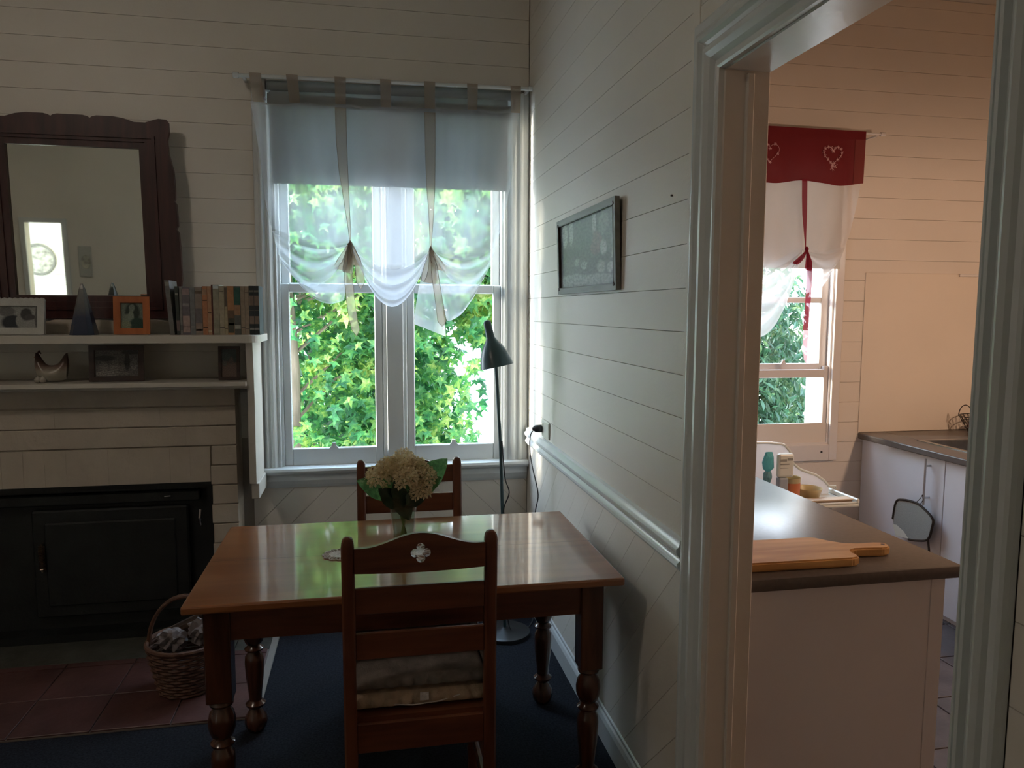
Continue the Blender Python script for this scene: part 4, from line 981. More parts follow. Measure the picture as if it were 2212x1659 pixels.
for x in (lx0, lx1):
    for y in (ly0, ly1):
        g = G().bbox(-hw, hw, -hw, hw, .475, TZ - .026, .003); g.lathe(legp, (0, 0, 0), 20)
        if lg is None:
            lg = obj('leg', g, M['wood_leg'], None, True); lg.parent = tb; o = lg
        else: o = lg.copy(); COL.objects.link(o)
        o.location = (x - .13, y - 2.62, 0)

# ------------------------------------------------------------------ ladder-back chairs
def crest_outline():
    top = []
    for i in range(31):
        t = i / 30; x = -.185 + .37 * t; a = abs(x) / .185
        zc = .986 + .037 * (.5 + .5 * math.cos(min(1, a / .88) * PI)) + (.010 * ((a - .80) / .20) ** 2 if a > 2 else 0)
        top.append((x, zc))
    bot = [(.185 - .37 * i / 10, .914 - .005 * math.sin(PI * i / 10)) for i in range(11)]
    return top + bot
def quatre(cx, cz_, r):
    pts = []
    for q in range(4):
        a0 = q * PI / 2; ox, oz = cx + r * .95 * math.cos(a0), cz_ + r * .95 * math.sin(a0)
        for k in range(9):
            a = a0 - PI * .62 + PI * 1.24 * k / 8; pts.append((ox + r * .78 * math.cos(a), oz + r * .78 * math.sin(a)))
    return pts
def make_chair():
    ch = thing('dining_chair', 'ladder-back chair', 'chair', (0, 0, 0), 'ladder-back dining chairs')
    for s in (-1, 1):
        x = s * .203
        sec = [(0, .0, .018, .018), (.45, .0, .018, .018), (.8, -.012, .017, .018), (.99, -.024, .016, .018), (1.004, -.025, .0155, .0165), (1.014, -.026, .012, .012), (1.019, -.026, .005, .005)]
        g = G(); vs = []
        for z_, yc, hy, hx in sec: vs += [(x + a * hx, yc + b * hy, z_) for a, b in ((-1, -.7), (-.7, -1), (.7, -1), (1, -.7), (1, .7), (.7, 1), (-.7, 1), (-1, .7))]
        g.add(vs, [(i * 8 + k, i * 8 + (k + 1) % 8, (i + 1) * 8 + (k + 1) % 8, (i + 1) * 8 + k) for i in range(len(sec) - 1) for k in range(8)] + [tuple(range(7, -1, -1)), tuple(range(len(vs) - 8, len(vs)))])
        obj('back_post', g, M['chairwood_z'], ch, True)
    cr = ring(crest_outline(), quatre(0, .965, .0165), lambda u, v, w: (u, -.022 - w, v), 0, .016)
    obj('crest_rail', cr, M['chairwood_x'], ch, label='arched top rail with pierced quatrefoil')
    for z0, z1, y in ((.788, .866, -.016), (.652, .731, -.010)):
        obj('slat', G().grid(lambda u, v: (0, 0, 0), 1, 1) if False else G().bbox(-.186, .186, y - .008, y + .006, z0, z1, .003), M['chairwood_x'], ch)
    obj('rear_rail', G().bbox(-.186, .186, -.010, .010, .365, .455, .003), M['chairwood_x'], ch)
    obj('seat', G().prism([(-.215, .0), (.215, .0), (.235, .41), (.225, .43), (-.225, .43), (-.235, .41)], XY, .448, .470), M['chairwood_x'], ch)
    obj('side_rail', G().bbox(-.214, -.194, .018, .39, .39, .447, .003), M['chairwood_x'], ch)
    obj('side_rail', G().bbox(.194, .214, .018, .39, .39, .447, .003), M['chairwood_x'], ch)
    obj('front_rail', G().bbox(-.20, .20, .385, .405, .39, .447, .003), M['chairwood_x'], ch)
    lp = [(.014, 0), (.018, .02), (.016, .06), (.020, .10), (.017, .13), (.022, .16), (.022, .2), (.017, .23), (.021, .26), (.022, .33), (.018, .36), (.021, .38), (.021, .447)]
    for s in (-1, 1): obj('front_leg', G().lathe(lp, (s * .208, .395, 0), 14), M['chairwood_z'], ch, True)
    for z_ in (.16, .26):
        for s in (-1, 1): obj('side_stretcher', G().tube([(s * .203, .01, z_), (s * .207, .2, z_), (s * .208, .39, z_)], [.009, .013, .009], 10), M['chairwood_x'], ch, True)
    obj('front_stretcher', G().tube([(-.20, .395, .24), (0, .395, .24), (.20, .395, .24)], [.010, .014, .010], 10), M['chairwood_x'], ch, True)
    obj('rear_stretcher', G().bbox(-.186, .186, -.008, .008, .20, .235, .003), M['chairwood_x'], ch)
    return ch
c1 = make_chair(); c1.location = (.142, 2.115, 0); c1['label'] = 'ladder-back wooden chair on the near side of the table, back to camera'
c2 = copy_tree(c1); c2.location = (.172, 3.155, 0); c2.rotation_euler = (0, 0, PI); c2['label'] = 'ladder-back wooden chair on the window side, behind the flower vase'

def cushion(name, label, cx, cy, z0, th, mat, w=.195, d=.19, nx=7, tagpart=False):
    root = thing(name, label, 'cushion', (cx, cy, z0), 'stacked seat cushions on the near chair' if tagpart is not None else None)
    def top(u, v, up):
        u = min(1, max(0, u)); x = cx + (u - .5) * 2 * w; y = cy + (v - .5) * 2 * d
        e = (1 - abs(2 * u - 1) ** 6) * (1 - abs(2 * v - 1) ** 6)
        tuft = .25 * (abs(math.sin(u * PI * nx)) ** .4 * abs(math.sin(v * PI * nx)) ** .4)
        return (x, y, z0 + th / 2 + up * th / 2 * (.55 * e ** .3 + .2 + tuft * e))
    g = G().grid(lambda u, v: top(u, v, 1), 42, 42); g2 = G().grid(lambda u, v: top(u, v, -1), 42, 42); g.add(g2.v, g2.f)
    # scalloped sides
    for (a, b) in (((-1, -1), (1, -1)), ((1, -1), (1, 1)), ((1, 1), (-1, 1)), ((-1, 1), (-1, -1))):
        def sf(u, v, a=a, b=b):
            px = a[0] + (b[0] - a[0]) * u; py = a[1] + (b[1] - a[1]) * u; k = math.sin(PI * v) ** .6; bul = .024 * k * (.08 + .92 * abs(math.sin(u * PI * (nx + 2))) ** .5)
            nx_, ny_ = (b[1] - a[1]) / 2, -(b[0] - a[0]) / 2
            return (cx + px * w + nx_ * bul, cy + py * d + ny_ * bul, z0 + th * (.08 + .84 * v))
        g3 = G().grid(sf, 56, 6); g.add(g3.v, g3.f)
    obj('cover', g, mat, root, True, sharp=180)
    g = G()
    g.tube([(cx - w, cy - d - .001, z0 + th * .5), (cx, cy - d - .010, z0 + th * .5), (cx + w, cy - d - .001, z0 + th * .5)], .003, 6)
    obj('piping', g, mat, root, True)
    return root
q1 = cushion('seat_cushion', 'cream tufted seat cushion lying directly on the near chair seat', .142, 2.345, .471, .055, M['cream_cloth'])
obj('care_tag', G().box(.140, .166, 2.127, 2.128, .500, .525), M['lace'], q1, label='small white label')
obj('tie_string', G().tube([(.06, 2.138, .49), (.12, 2.132, .486), (.2, 2.134, .49), (.27, 2.138, .505)], .002, 5), M['lace'], q1, label='pale tie string')
q2 = cushion('seat_cushion', 'grey-topped tufted cushion stacked on the cream one', .144, 2.350, .528, .045, M['greycloth'])
q3 = cushion('seat_cushion', 'seat cushion on the window-side chair, under the table', .172, 2.93, .471, .055, M['cream_cloth'], tagpart=None)

# ------------------------------------------------------------------ coasters, vase and flowers
def doily(label, cx, cy, r):
    root = thing('crochet_coaster', label, 'coaster', (cx, cy, TZ), 'white crochet coasters on the table')
    n = 12; g = G()
    g.lathe([(r * .62, .0005), (r * .62, .003), (r * .45, .0035), (r * .42, .0025), (r * .02, .003)], (cx, cy, TZ), 36)
    obj('centre', g, M['lace'], root, True)
    g = G()
    for k in range(n):
        a = 2 * PI * k / n; px, py = cx + r * .80 * math.cos(a), cy + r * .80 * math.sin(a); s_ = r * .21
        g.tube([(px + s_ * math.cos(b), py + s_ * math.sin(b), TZ + .0025) for b in [2 * PI * i / 10 for i in range(10)]], .0024, 5, True)
        g.tube([(px - s_ * .9 * math.cos(a), py - s_ * .9 * math.sin(a), TZ + .0025), (px + s_ * .9 * math.cos(a), py + s_ * .9 * math.sin(a), TZ + .0025)], .002, 5)
    obj('scalloped_border', g, M['lace'], root, True)
VX, VY = .118, 2.60
doily('white crochet coaster lying left of the near chair post', -.100, 2.605, .060)
doily('white crochet mat under the glass flower vase', VX + .01, VY - .01, .100)
va = thing('glass_vase', 'tall clear tapered glass vase on the dining table', 'vase', (VX, VY, TZ))
vz = TZ + .0045
obj('glass', G().lathe([(.034, 0), (.034, .002), (.037, .06), (.044, .13), (.050, .19), (.0545, .228), (.052, .228), (.0475, .19), (.0415, .13), (.0345, .06), (.031, .022), (.001, .020)], (VX, VY, vz), 36), M['vaseglass'], va, True, sharp=60)
obj('water', G().lathe([(.030, .0225), (.034, .06), (.041, .13), (.0445, .165), (.001, .165)], (VX, VY, vz), 32), M['water'], va, True, sharp=60)
obj('rim', G().tube([(VX + .0535 * math.cos(a), VY + .0535 * math.sin(a), vz + .228) for a in [2 * PI * i / 36 for i in range(36)]], .0016, 6, True), M['vaseglass'], va, True)
bq = thing('flower_bouquet', 'bunch of cream flowers with green leaves standing in the glass vase', 'flowers', (VX, VY, vz + .02))
rf = random.Random(11)
heads = [(-.088, 0, .262, .040), (-.050, -.010, .298, .036), (.004, .005, .318, .040), (.048, .0, .292, .034), (.008, -.050, .268, .040), (.078, -.01, .262, .036), (-.02, .05, .290, .036), (.058, -.045, .222, .032)]
for hx, hy, hz, hr in heads:
    g = G()
    for k in range(34):
        zc_ = 1 - 1.5 * (k + .5) / 34; a = k * 2.39996; rr_ = math.sqrt(max(0, 1 - zc_ * zc_))
        d = Vector((rr_ * math.cos(a), rr_ * math.sin(a), zc_)); p = Vector((VX + hx, VY + hy, vz + hz)) + d * hr * rf.uniform(.82, 1.08)
        q = d.to_track_quat('Z', 'Y').to_matrix().to_4x4() @ Matrix.Rotation(rf.uniform(0, 6), 4, 'Z')
        for i in range(5):
            b = 2 * PI * i / 5; s_ = .0145
            vs = [q @ Vector((0, 0, -.002)), q @ Vector((math.cos(b - .5) * s_ * .78, math.sin(b - .5) * s_ * .78, .002)), q @ Vector((math.cos(b) * s_ * 1.15, math.sin(b) * s_ * 1.15, .006)), q @ Vector((math.cos(b + .5) * s_ * .78, math.sin(b + .5) * s_ * .78, .002))]
            g.add([p + v for v in vs], [(0, 1, 2, 3)])
    obj('flower_head', g, M['petal'], bq)
    x_, y_ = VX + hx * .12, VY + hy * .12
    obj('stem', G().tube([(VX - hx * .22, VY - hy * .22, vz + .024), (x_, y_, vz + .13), (VX + hx * .45, VY + hy * .45, vz + .22), (VX + hx, VY + hy, vz + hz - .01)], .0032, 6), M['stem'], bq, True)
def bigleaf(base, tip, width, droop, mat, twist=0.0):
    b, t = Vector(base), Vector(tip); ax = t - b; side_ = ax.cross(Vector((0, -1, .35))).normalized()
    side_ = (side_ + Vector((0, 0, twist))).normalized(); nrm = ax.cross(side_).normalized()
    def fn(u, v):
        w_ = width * math.sin(PI * min(1, .04 + .96 * v)) ** .75 * (1 - .25 * v)
        s_ = (u - .5) * 2
        return b + ax * v + side_ * w_ * s_ + nrm * (abs(s_) * w_ * .25) - Vector((0, 0, 1)) * droop * v * v + nrm * .004 * math.sin(v * 14) * abs(s_)
    obj('leaf', G().grid(lambda u, v: tuple(fn(u, v)), 8, 14), mat, bq, True, sharp=180)
bl_ = M['bouquetleaf']; dl = M['darkleaf']
V_ = lambda x, y, z_: (VX + x, VY + y, vz + z_)
bigleaf(V_(.01, 0, .195), V_(.155, -.005, .325), .056, .0, bl_, .1)
bigleaf(V_(.0, -.01, .190), V_(.130, -.03, .275), .042, .01, bl_)
bigleaf(V_(-.01, 0, .195), V_(-.158, -.01, .265), .044, .005, bl_)
bigleaf(V_(0, -.03, .17), V_(-.03, -.055, .268), .030, .0, dl)
bigleaf(V_(.01, -.03, .17), V_(.045, -.06, .225), .030, .0, dl)
bigleaf(V_(0, -.02, .16), V_(-.085, -.04, .235), .036, .0, dl)
bigleaf(V_(0, -.02, .16), V_(.09, -.03, .245), .036, .0, dl)
bigleaf(V_(0, .01, .16), V_(.0, .05, .26), .05, .0, dl)
bigleaf(V_(-.02, -.01, .215), V_(.02, -.030, .115), .036, .0, dl)
bigleaf(V_(.02, -.005, .215), V_(-.005, -.022, .125), .034, .0, dl)

# ------------------------------------------------------------------ picture on the right wall
pc = thing('framed_picture', 'grey framed street scene print hanging on the right wall', 'picture', (W - .02, 2.95, 1.88))
def pf(u, v, w):   # u from left (far) to right (near)
    return (W - .003 - w - .010 * (v / .325), 3.352 - u, 1.722 + v)
PW, PH = .812, .325
obj('frame', pframe(G(), 0, PW, 0, PH, .024, pf, 0, .018), M['greyframe'], pc)
obj('inner_bead', pframe(G(), .023, PW - .023, .023, PH - .023, .004, pf, .004, .019), M['darkframe'], pc)
obj('print', quad(pf(.024, .024, .008), pf(PW - .024, .024, .008), pf(PW - .024, PH - .024, .008), pf(.024, PH - .024, .008)), picture('street_scene_print', (.115, .115, .108), [(.12, .82, .05, .2, (.36, .38, .36)), (.25, .84, .04, .2, (.33, .35, .33)), (.20, .52, .3, .08, (.08, .085, .08)), (.66, .84, .03, .22, (.42, .43, .42)), (.8, .8, .08, .15, (.22, .23, .22)), (.68, .58, .10, .16, (.20, .12, .12)), (.50, .70, .14, .22, (.10, .105, .10)), (.80, .50, .05, .10, (.38, .38, .37)), (.95, .45, .025, .3, (.40, .40, .38)), (.35, .38, .05, .05, (.28, .29, .28)), (.48, .32, .06, .05, (.28, .29, .28)), (.76, .26, .06, .08, (.34, .34, .33)), (.90, .24, .05, .07, (.36, .36, .35)), (.25, .12, .3, .10, (.26, .27, .26)), (.70, .10, .26, .08, (.30, .30, .29))], .22), pc, uv=True)
for u in (.022, PW - .022):
    for v in (.022, PH - .022): obj('corner_pin', G().prism([(u + .007 * math.cos(a), v + .007 * math.sin(a)) for a in [2 * PI * i / 8 for i in range(8)]], pf, .018, .021), M['darkframe'], pc)
obj('backing_board', G().prism([(0.004, .004), (PW - .004, .004), (PW - .004, PH - .004), (.004, PH - .004)], pf, -.0005, .004), M['darkframe'], pc)
nl = obj('wall_nail', G().tube([(W, 2.105, 1.985), (W - .006, 2.105, 1.985)], .003, 8), M['darkframe']); tag(nl, 'tiny dark nail in the right wall near the kitchen doorway', 'nail')

# socket, plug and lamp lead
so_ = thing('power_socket', 'cream wall socket above the dado rail by the window corner', 'socket', (W, 3.64, 1.05))
obj('plate', G().bbox(W - .010, W - .0005, 3.56, 3.71, 1.008, 1.095, .004), M['plastic_white'], so_)
obj('switch', G().bbox(W - .014, W - .009, 3.67, 3.685, 1.06, 1.08, .002), M['plastic_white'], so_)
lp_ = thing('floor_lamp', 'dark green metal reading lamp standing between table and window', 'lamp', (.672, 3.63, 0))
obj('base', G().lathe([(.128, .0005), (.130, .006), (.128, .020), (.115, .027), (.03, .031), (.014, .040)], (.672, 3.63, 0), 40), M['plastic_black'], lp_, True)
obj('pole', G().tube([(.672, 3.63, .03), (.662, 3.63, .5), (.650, 3.64, .95), (.632, 3.65, 1.30), (.620, 3.66, 1.50)], .0085, 12), M['lampgreen'], lp_, True)
a0 = Vector((.578, 3.64, 1.600)); a1 = Vector((.627, 3.62, 1.372)); axd = (a1 - a0).normalized()
Q = axd.to_track_quat('Z', 'Y').to_matrix().to_4x4(); Q.translation = a0
L_ = (a1 - a0).length
shp = [(.004, 0), (.014, .004), (.019, .014), (.020, .03), (.0205, .07), (.022, .088), (.032, .105), (.048, .128), (.062, .155), (.074, .190), (.084, L_), (.081, L_), (.071, .190), (.059, .157), (.045, .131), (.028, .108)]
obj('shade', G().lathe(shp, (0, 0, 0), 36, Q, cap=False), M['lampgreen'], lp_, True, sharp=50)
obj('shade_lining', G().lathe([(.0825, L_ - .001), (.0705, .190), (.0585, .157), (.0445, .131), (.02, .112)], (0, 0, 0), 36, Q, cap=False), M['lampwhite'], lp_, True)
Pm = Q @ Vector((0, 0, .15)); obj('bulb', G().lathe([(.012, .11), (.014, .13), (.026, .16), (.028, .178), (.018, .198), (.002, .204)], (0, 0, 0), 20, Q), M['plastic_white'], lp_, True)
obj('swivel_joint', G().tube([(.600, 3.655, 1.505), (.620, 3.66, 1.50)], .010, 10), M['lampgreen'], lp_, True)
cord = [(.655, 3.615, .68), (.640, 3.60, .62), (.668, 3.612, .57), (.675, 3.615, .3), (.690, 3.60, .05), (.76, 3.62, .012), (.84, 3.74, .010), (.866, 3.80, .10), (.868, 3.82, .40), (.866, 3.80, .58), (.862, 3.72, .70), (.850, 3.80, .82), (.848, 3.86, .90), (.846, 3.84, .99), (.848, 3.73, 1.045)]
def smooth_path(pts, n=6):
    out = []; P = [Vector(p) for p in pts]
    for i in range(len(P) - 1):
        a, b, c, d = P[max(i - 1, 0)], P[i], P[i + 1], P[min(i + 2, len(P) - 1)]
        for k in range(n):
            t = k / n; out.append(.5 * ((2 * b) + (-a + c) * t + (2 * a - 5 * b + 4 * c - d) * t * t + (-a + 3 * b - 3 * c + d) * t ** 3))
    out.append(P[-1]); return out
obj('cord', G().tube(smooth_path([(.654, 3.628, 1.0), (.668, 3.62, .82), (.690, 3.62, .74), (.664, 3.622, .66)] + cord[2:]), .003, 6), M['plastic_black'], lp_, True)
obj('plug', G().lathe([(.006, 0), (.010, .006), (.018, .016), (.020, .032), (.020, .045), (.017, .050)], (0, 0, 0), 14, Matrix.Translation((W - .060, 3.70, 1.048)) @ Vector((1, -.15, 0)).to_track_quat('Z', 'Y').to_matrix().to_4x4()), M['plastic_black'], lp_, True)
tag(lp_, 'dark green metal reading lamp standing between table and window', 'lamp')

# ------------------------------------------------------------------ basket by the hearth
bk = thing('log_basket', 'round brown wicker basket with hoop handle on the hearth', 'basket', (-.79, 3.33, .013))
BX, BY = -.785, 3.33
def brad(z_): return .108 + .045 * min(1, z_ / .2)
g = G()
for k in range(14):
    z_ = .022 + k * .0145
    g.tube([(BX + (brad(z_) + .004 * math.sin(a * 12 + k * PI)) * math.cos(a), BY + (brad(z_) + .004 * math.sin(a * 12 + k * PI)) * math.sin(a), z_) for a in [2 * PI * i / 48 for i in range(48)]], .0068, 5, True)
obj('woven_side', g, M['wicker'], bk, True)
obj('bottom', G().lathe([(.112, .013), (.112, .02)], (BX, BY, 0), 32), M['wicker'], bk)
obj('rim', G().tube([(BX + .156 * math.cos(a), BY + .156 * math.sin(a), .228) for a in [2 * PI * i / 48 for i in range(48)]], .010, 8, True), M['wicker'], bk, True)
for s in (-.008, .008):
    obj('handle', G().tube([(BX + .150 * math.cos(a), BY + s, .215 + .205 * math.sin(a)) for a in [PI * i / 20 for i in range(21)]], .008, 8), M['wicker'], bk, True)
def lump(c, r, seed, jag=.35):
    rn = random.Random(seed); bm = bmesh.new(); bmesh.ops.create_icosphere(bm, subdivisions=3 if jag > .5 else 2, radius=1)
    for v in bm.verts: k = 1 + rn.uniform(-jag, jag) * .6; v.co = Vector((v.co.x * r[0] * k, v.co.y * r[1] * k, v.co.z * r[2] * k)) + Vector(c)
    g_ = G(); return g_.bm(bm)
for i, (c, r, lb) in enumerate((((BX - .05, BY - .03, .24), (.055, .055, .045), 'crumpled pale newspaper at the left of the basket'), ((BX + .065, BY - .02, .270), (.05, .055, .05), 'crumpled newspaper heaped at the right of the basket'), ((BX, BY - .02, .10), (.065, .065, .045), 'crumpled newspaper deep in the basket'))):
    tag(obj('crumpled_newspaper', lump(c, r, i, .55), M['paperwhite']), lb, 'paper', 'newspapers in the hearth basket')
tag(obj('firewood_log', G().tube([(BX - .09, BY + .075, .22), (BX + .08, BY + .085, .30)], [.03, .026], 10), M['log'], None, True), 'dark log sticking up at the back of the basket', 'log')

# ------------------------------------------------------------------ kitchen
kc = thing('kitchen_bench', 'white panelled bench unit just inside the kitchen doorway', 'cabinet', (1.35, 2.5, 0))
obj('end_panel', G().bbox(1.01, 1.70, 1.905, 1.925, .0, .860, .002), M['cabinet'], kc)
obj('side_panel', G().bbox(1.682, 1.70, 1.927, 3.10, .10, .860, .002), M['cabinet'], kc)
obj('carcass', G().box(1.01, 1.68, 1.926, 3.10, .10, .859).box(1.01, 1.63, 1.926, 3.05, .002, .10), M['cabinet'], kc)
obj('cover_strip', G().bbox(1.655, 1.702, 1.902, 1.906, .0, .860, .001), M['cabinet'], kc)
bw = obj('bench_worktop', G().bbox(1.002, 1.735, 1.868, 3.13, .862, .900, .007, 2), M['worktop'], None, True); tag(bw, 'dark brown worktop of the near kitchen bench', 'worktop')
# chopping board
def board_outline():
    pts = [(1.02, 1.925), (1.40, 1.918), (1.425, 1.925), (1.432, 1.945), (1.43, 1.965), (1.44, 1.985), (1.46, 1.995)]
    pts += [(1.50, 1.992), (1.55, 1.985), (1.572, 1.99), (1.588, 2.005), (1.590, 2.025), (1.578, 2.04), (1.555, 2.045), (1.50, 2.045), (1.46, 2.055), (1.43, 2.085), (1.405, 2.12), (1.385, 2.13), (1.02, 2.135)]
    return pts
cb = thing('chopping_board', 'long golden wooden chopping board with handle on the bench worktop', 'chopping board', (1.3, 2.02, .9))
bm = bmesh.new(); vs = [bm.verts.new((x, y, .9005)) for x, y in board_outline()]; f = bm.faces.new(vs)
r_ = bmesh.ops.extrude_face_region(bm, geom=[f])
for v in [x for x in r_['geom'] if isinstance(x, bmesh.types.BMVert)]: v.co.z += .027
bmesh.ops.bevel(bm, geom=bm.edges[:], offset=.005, segments=2, affect='EDGES')
g = G(); g.bm(bm); obj('blade', g, M['board'], cb)
obj('hanging_hole', G().lathe([(.006, 0), (.006, .0006)], (1.572, 2.018, .9274), 14), M['darkframe'], cb)

cp = thing('kitchen_cupboards', 'row of white base cupboards along the far side of the kitchen', 'cabinet', (3.3, 3.0, 0))
obj('carcass', G().box(3.03, 3.60, 1.2, 3.19, .0, .865).box(3.03, 3.60, 3.76, D - .002, 0, .865).box(3.03, 3.60, 3.19, 3.76, 0, .75).box(3.03, 3.15, 3.19, 3.76, .75, .865).box(3.60, 4.65, 3.5, D - .002, 0, .865), M['cabinet'], cp)
for y0, y1 in ((3.415, D - .004), (2.74, 3.411), (2.07, 2.736), (1.40, 2.066)):
    dd = obj('door', G().bbox(3.010, 3.029, y0, y1, .03, .862, .002), M['cabinet'], cp)
    yh = y0 + .10
    if y0 > 3.4 or y0 < 2.7:
        obj('handle', G().tube([(2.975, yh, .60), (2.975, yh, .855)], .006, 10).tube([(2.975, yh, .64), (3.010, yh, .64)], .005, 8).tube([(2.975, yh, .815), (3.010, yh, .815)], .005, 8), M['steel'], dd, True)
wk = G().bbox(2.975, 3.16, 1.18, D - .002, .868, .905, .006, 2).box(3.16, 3.50, 3.75, D - .002, .868, .9048).box(3.16, 3.50, 1.18, 3.20, .868, .9048).box(3.50, 3.62, 1.18, D - .002, .868, .9048).box(3.62, 4.66, 3.46, D - .002, .868, .9048)
tag(obj('far_worktop', wk, M['worktop']), 'dark worktop along the splashback wall with the steel sink', 'worktop').name = 'kitchen_worktop'
snk = thing('kitchen_sink', 'stainless steel sink set in the far worktop', 'sink', (3.33, 3.47, .9))
obj('rim', pframe(G(), 3.13, 3.53, 3.17, 3.78, .03, lambda u, v, w: (u, v, w), .9052, .909), M['steel'], snk)
obj('bowl', G().box(3.162, 3.498, 3.202, 3.748, .76, .765).box(3.162, 3.166, 3.202, 3.748, .765, .905).box(3.494, 3.498, 3.202, 3.748, .765, .905).box(3.166, 3.494, 3.202, 3.206, .765, .905).box(3.166, 3.494, 3.744, 3.748, .765, .905), M['steel'], snk)
tag(obj('splashback', G().bbox(2.975, 4.69, D - .006, D - .0005, .906, 1.885, .002), M['splash']), 'plain cream splashback panel above the far worktop', 'panel')
tag(obj('wall_hook_rail', G().bbox(3.62, 3.92, D - .020, D - .012, 1.868, 1.884, .002), M['ktrim']), 'short pale strip at the top edge of the splashback', 'rail')

wbk = thing('wire_basket', 'dark wire basket with hoop handle holding red wrapped sweets', 'basket', (3.725, 3.93, .905))
CXb, CYb = 3.725, 3.93
g = G()
for z_, r in ((.909, .085), (.94, .105), (.975, .125), (1.01, .140)): g.tube([(CXb + r * math.cos(a), CYb + r * math.sin(a), z_) for a in [2 * PI * i / 36 for i in range(36)]], .0028, 5, True)
for i in range(24):
    a = 2 * PI * i / 24; b = a + .26
    g.tube([(CXb + .085 * math.cos(a), CYb + .085 * math.sin(a), .909), (CXb + .14 * math.cos(b), CYb + .14 * math.sin(b), 1.01)], .0016, 4)
    g.tube([(CXb + .085 * math.cos(b), CYb + .085 * math.sin(b), .909), (CXb + .14 * math.cos(a), CYb + .14 * math.sin(a), 1.01)], .0016, 4)
obj('wire_body', g, M['wire'], wbk, True)
obj('handle', G().tube([(CXb - .14, CYb + .055 * math.cos(a), 1.01 + .075 * math.sin(a)) for a in [PI * i / 14 for i in range(15)]], .0028, 6), M['wire'], wbk, True)
tag(obj('wrapped_sweets', lump((CXb, CYb, .945), (.095, .095, .036), 9, .3), M['redsweet']), 'red wrapped sweets heaped in the wire basket', 'sweets', kind='stuff')

ms = thing('mesh_screen', 'grey mesh panel with black rim hanging from the cupboard handle', 'screen', (2.96, 3.55, .5))
oy = [(3.735, .46), (3.715, .565), (3.66, .592), (3.56, .600), (3.50, .585), (3.43, .545), (3.43, .50), (3.455, .425), (3.53, .395), (3.60, .38)]
def msf(y, z_): return (2.966 - .10 * (z_ - .6) * 0 + .0, y, z_)
obj('rim', G().tube(smooth_path([msf(y, z_) for y, z_ in oy], 4), .0065, 8).tube([msf(3.455, .425), msf(3.440, .36)], .0055, 8), M['wire'], ms, True)
obj('mesh_cloth', G().prism([(y, z_) for y, z_ in oy] + [(3.70, .37)], YZ, 2.9655, 2.9675), paint('grey_mesh', (0.30, 0.31, 0.29), 0.7, 0.1, 200), ms)
obj('white_patch', G().prism([(3.73, .43), (3.70, .435), (3.64, .415), (3.60, .385), (3.70, .37)], YZ, 2.9635, 2.965), M['plastic_white'], ms)
obj('hanging_loop', G().tube([(2.966, 3.56, .600), (2.972, 3.535, .63), (2.966, 3.515, .655), (2.966, 3.505, .63), (2.966, 3.53, .598)], .002, 5), M['wire'], ms, True)

# high chair with things on its tray
hc = thing('high_chair', 'milky white plastic high chair with tray by the kitchen window', 'chair', (2.2, 3.6, 0))
def shell(u, v):
    # v: from the back rim round the side to the tray; u across the depth
    path = [(0, 1.80, .93), (.12, 1.92, .952), (.3, 2.10, .950), (.42, 2.195, .938), (.50, 2.232, .900), (.58, 2.250, .835), (.68, 2.30, .795), (.8, 2.395, .762), (.9, 2.445, .730), (1, 2.475, .698)]
    x, z_ = lerp(path, v); return x, z_
pathp = [shell(0, i / 30) for i in range(31)]
g = G(); lower_z = .640
ysd = (3.63,)
for y in ysd:
    vs = []
    for x, z_ in pathp: vs += [(x, y, z_), (x, y + .004, z_), (x, y, lower_z if x > 1.82 else lower_z), (x, y + .004, lower_z)]
    g.add(vs, [f for i in range(30) for f in ((4 * i, 4 * i + 4, 4 * i + 6, 4 * i + 2), (4 * i + 1, 4 * i + 3, 4 * i + 7, 4 * i + 5), (4 * i, 4 * i + 1, 4 * i + 5, 4 * i + 4))])
obj('side_wing', g, M['highchair'], hc)
g = G()
for y in ysd: g.tube([(x, y + .002, z_) for x, z_ in pathp] + [(2.515, y + .002, .695), (2.52, y + .002, .68)], .007, 8)
obj('rolled_rim', g, M['plastic_white'], hc, True)
obj('back_panel', G().box(1.80, 1.808, 3.44, 3.63, .50, .93), M['highchair'], hc)
obj('tray', G().bbox(2.06, 2.50, 3.40, 3.66, .640, .656, .006, 2).bbox(2.485, 2.502, 3.40, 3.66, .656, .682, .004).bbox(2.06, 2.485, 3.40, 3.412, .656, .668, .004), M['plastic_white'], hc)
obj('seat', G().bbox(1.80, 2.10, 3.42, 3.64, .50, .55, .02, 3), M['highchair'], hc)
for x, y, dx in ((1.86, 3.45, -.08), (1.86, 3.61, -.08), (2.30, 3.46, .02), (2.30, 3.60, .02)):
    obj('leg', G().tube([(x, y, .640 if x > 2 else .50), (x + dx, y, .002)], .026 if x > 2 else .018, 12), M['highchair'] if x > 2 else M['plastic_white'], hc, True)
obj('leg_panel', G().bbox(2.24, 2.40, 3.47, 3.59, .45, .640, .01), M['plastic_white'], hc)
tc_ = thing('tin_mug', 'yellow tin mug with orange stripe on the high chair tray', 'mug', (2.165, 3.50, .657))
mug = ramp_z('yellow_orange_tin', [(0, (.45, .35, .18)), (.5, (.5, .38, .2)), (1, (.62, .5, .26))], .4)
obj('body', G().lathe([(.043, .669), (.045, .70), (.048, .80), (.050, .803), (.046, .80), (.042, .70), (.04, .675), (.001, .674)], (2.165, 3.50, -.012), 28), mug, tc_, True)
obj('stripe', G().lathe([(.0456, .70), (.0475, .775)], (2.165, 3.50, -.012), 28, cap=False), paint('orange_print', (.62, .20, .08), .4), tc_, True)
tb2 = thing('yellow_bowl', 'low yellow bowl beside the mug on the tray', 'bowl', (2.30, 3.55, .657))
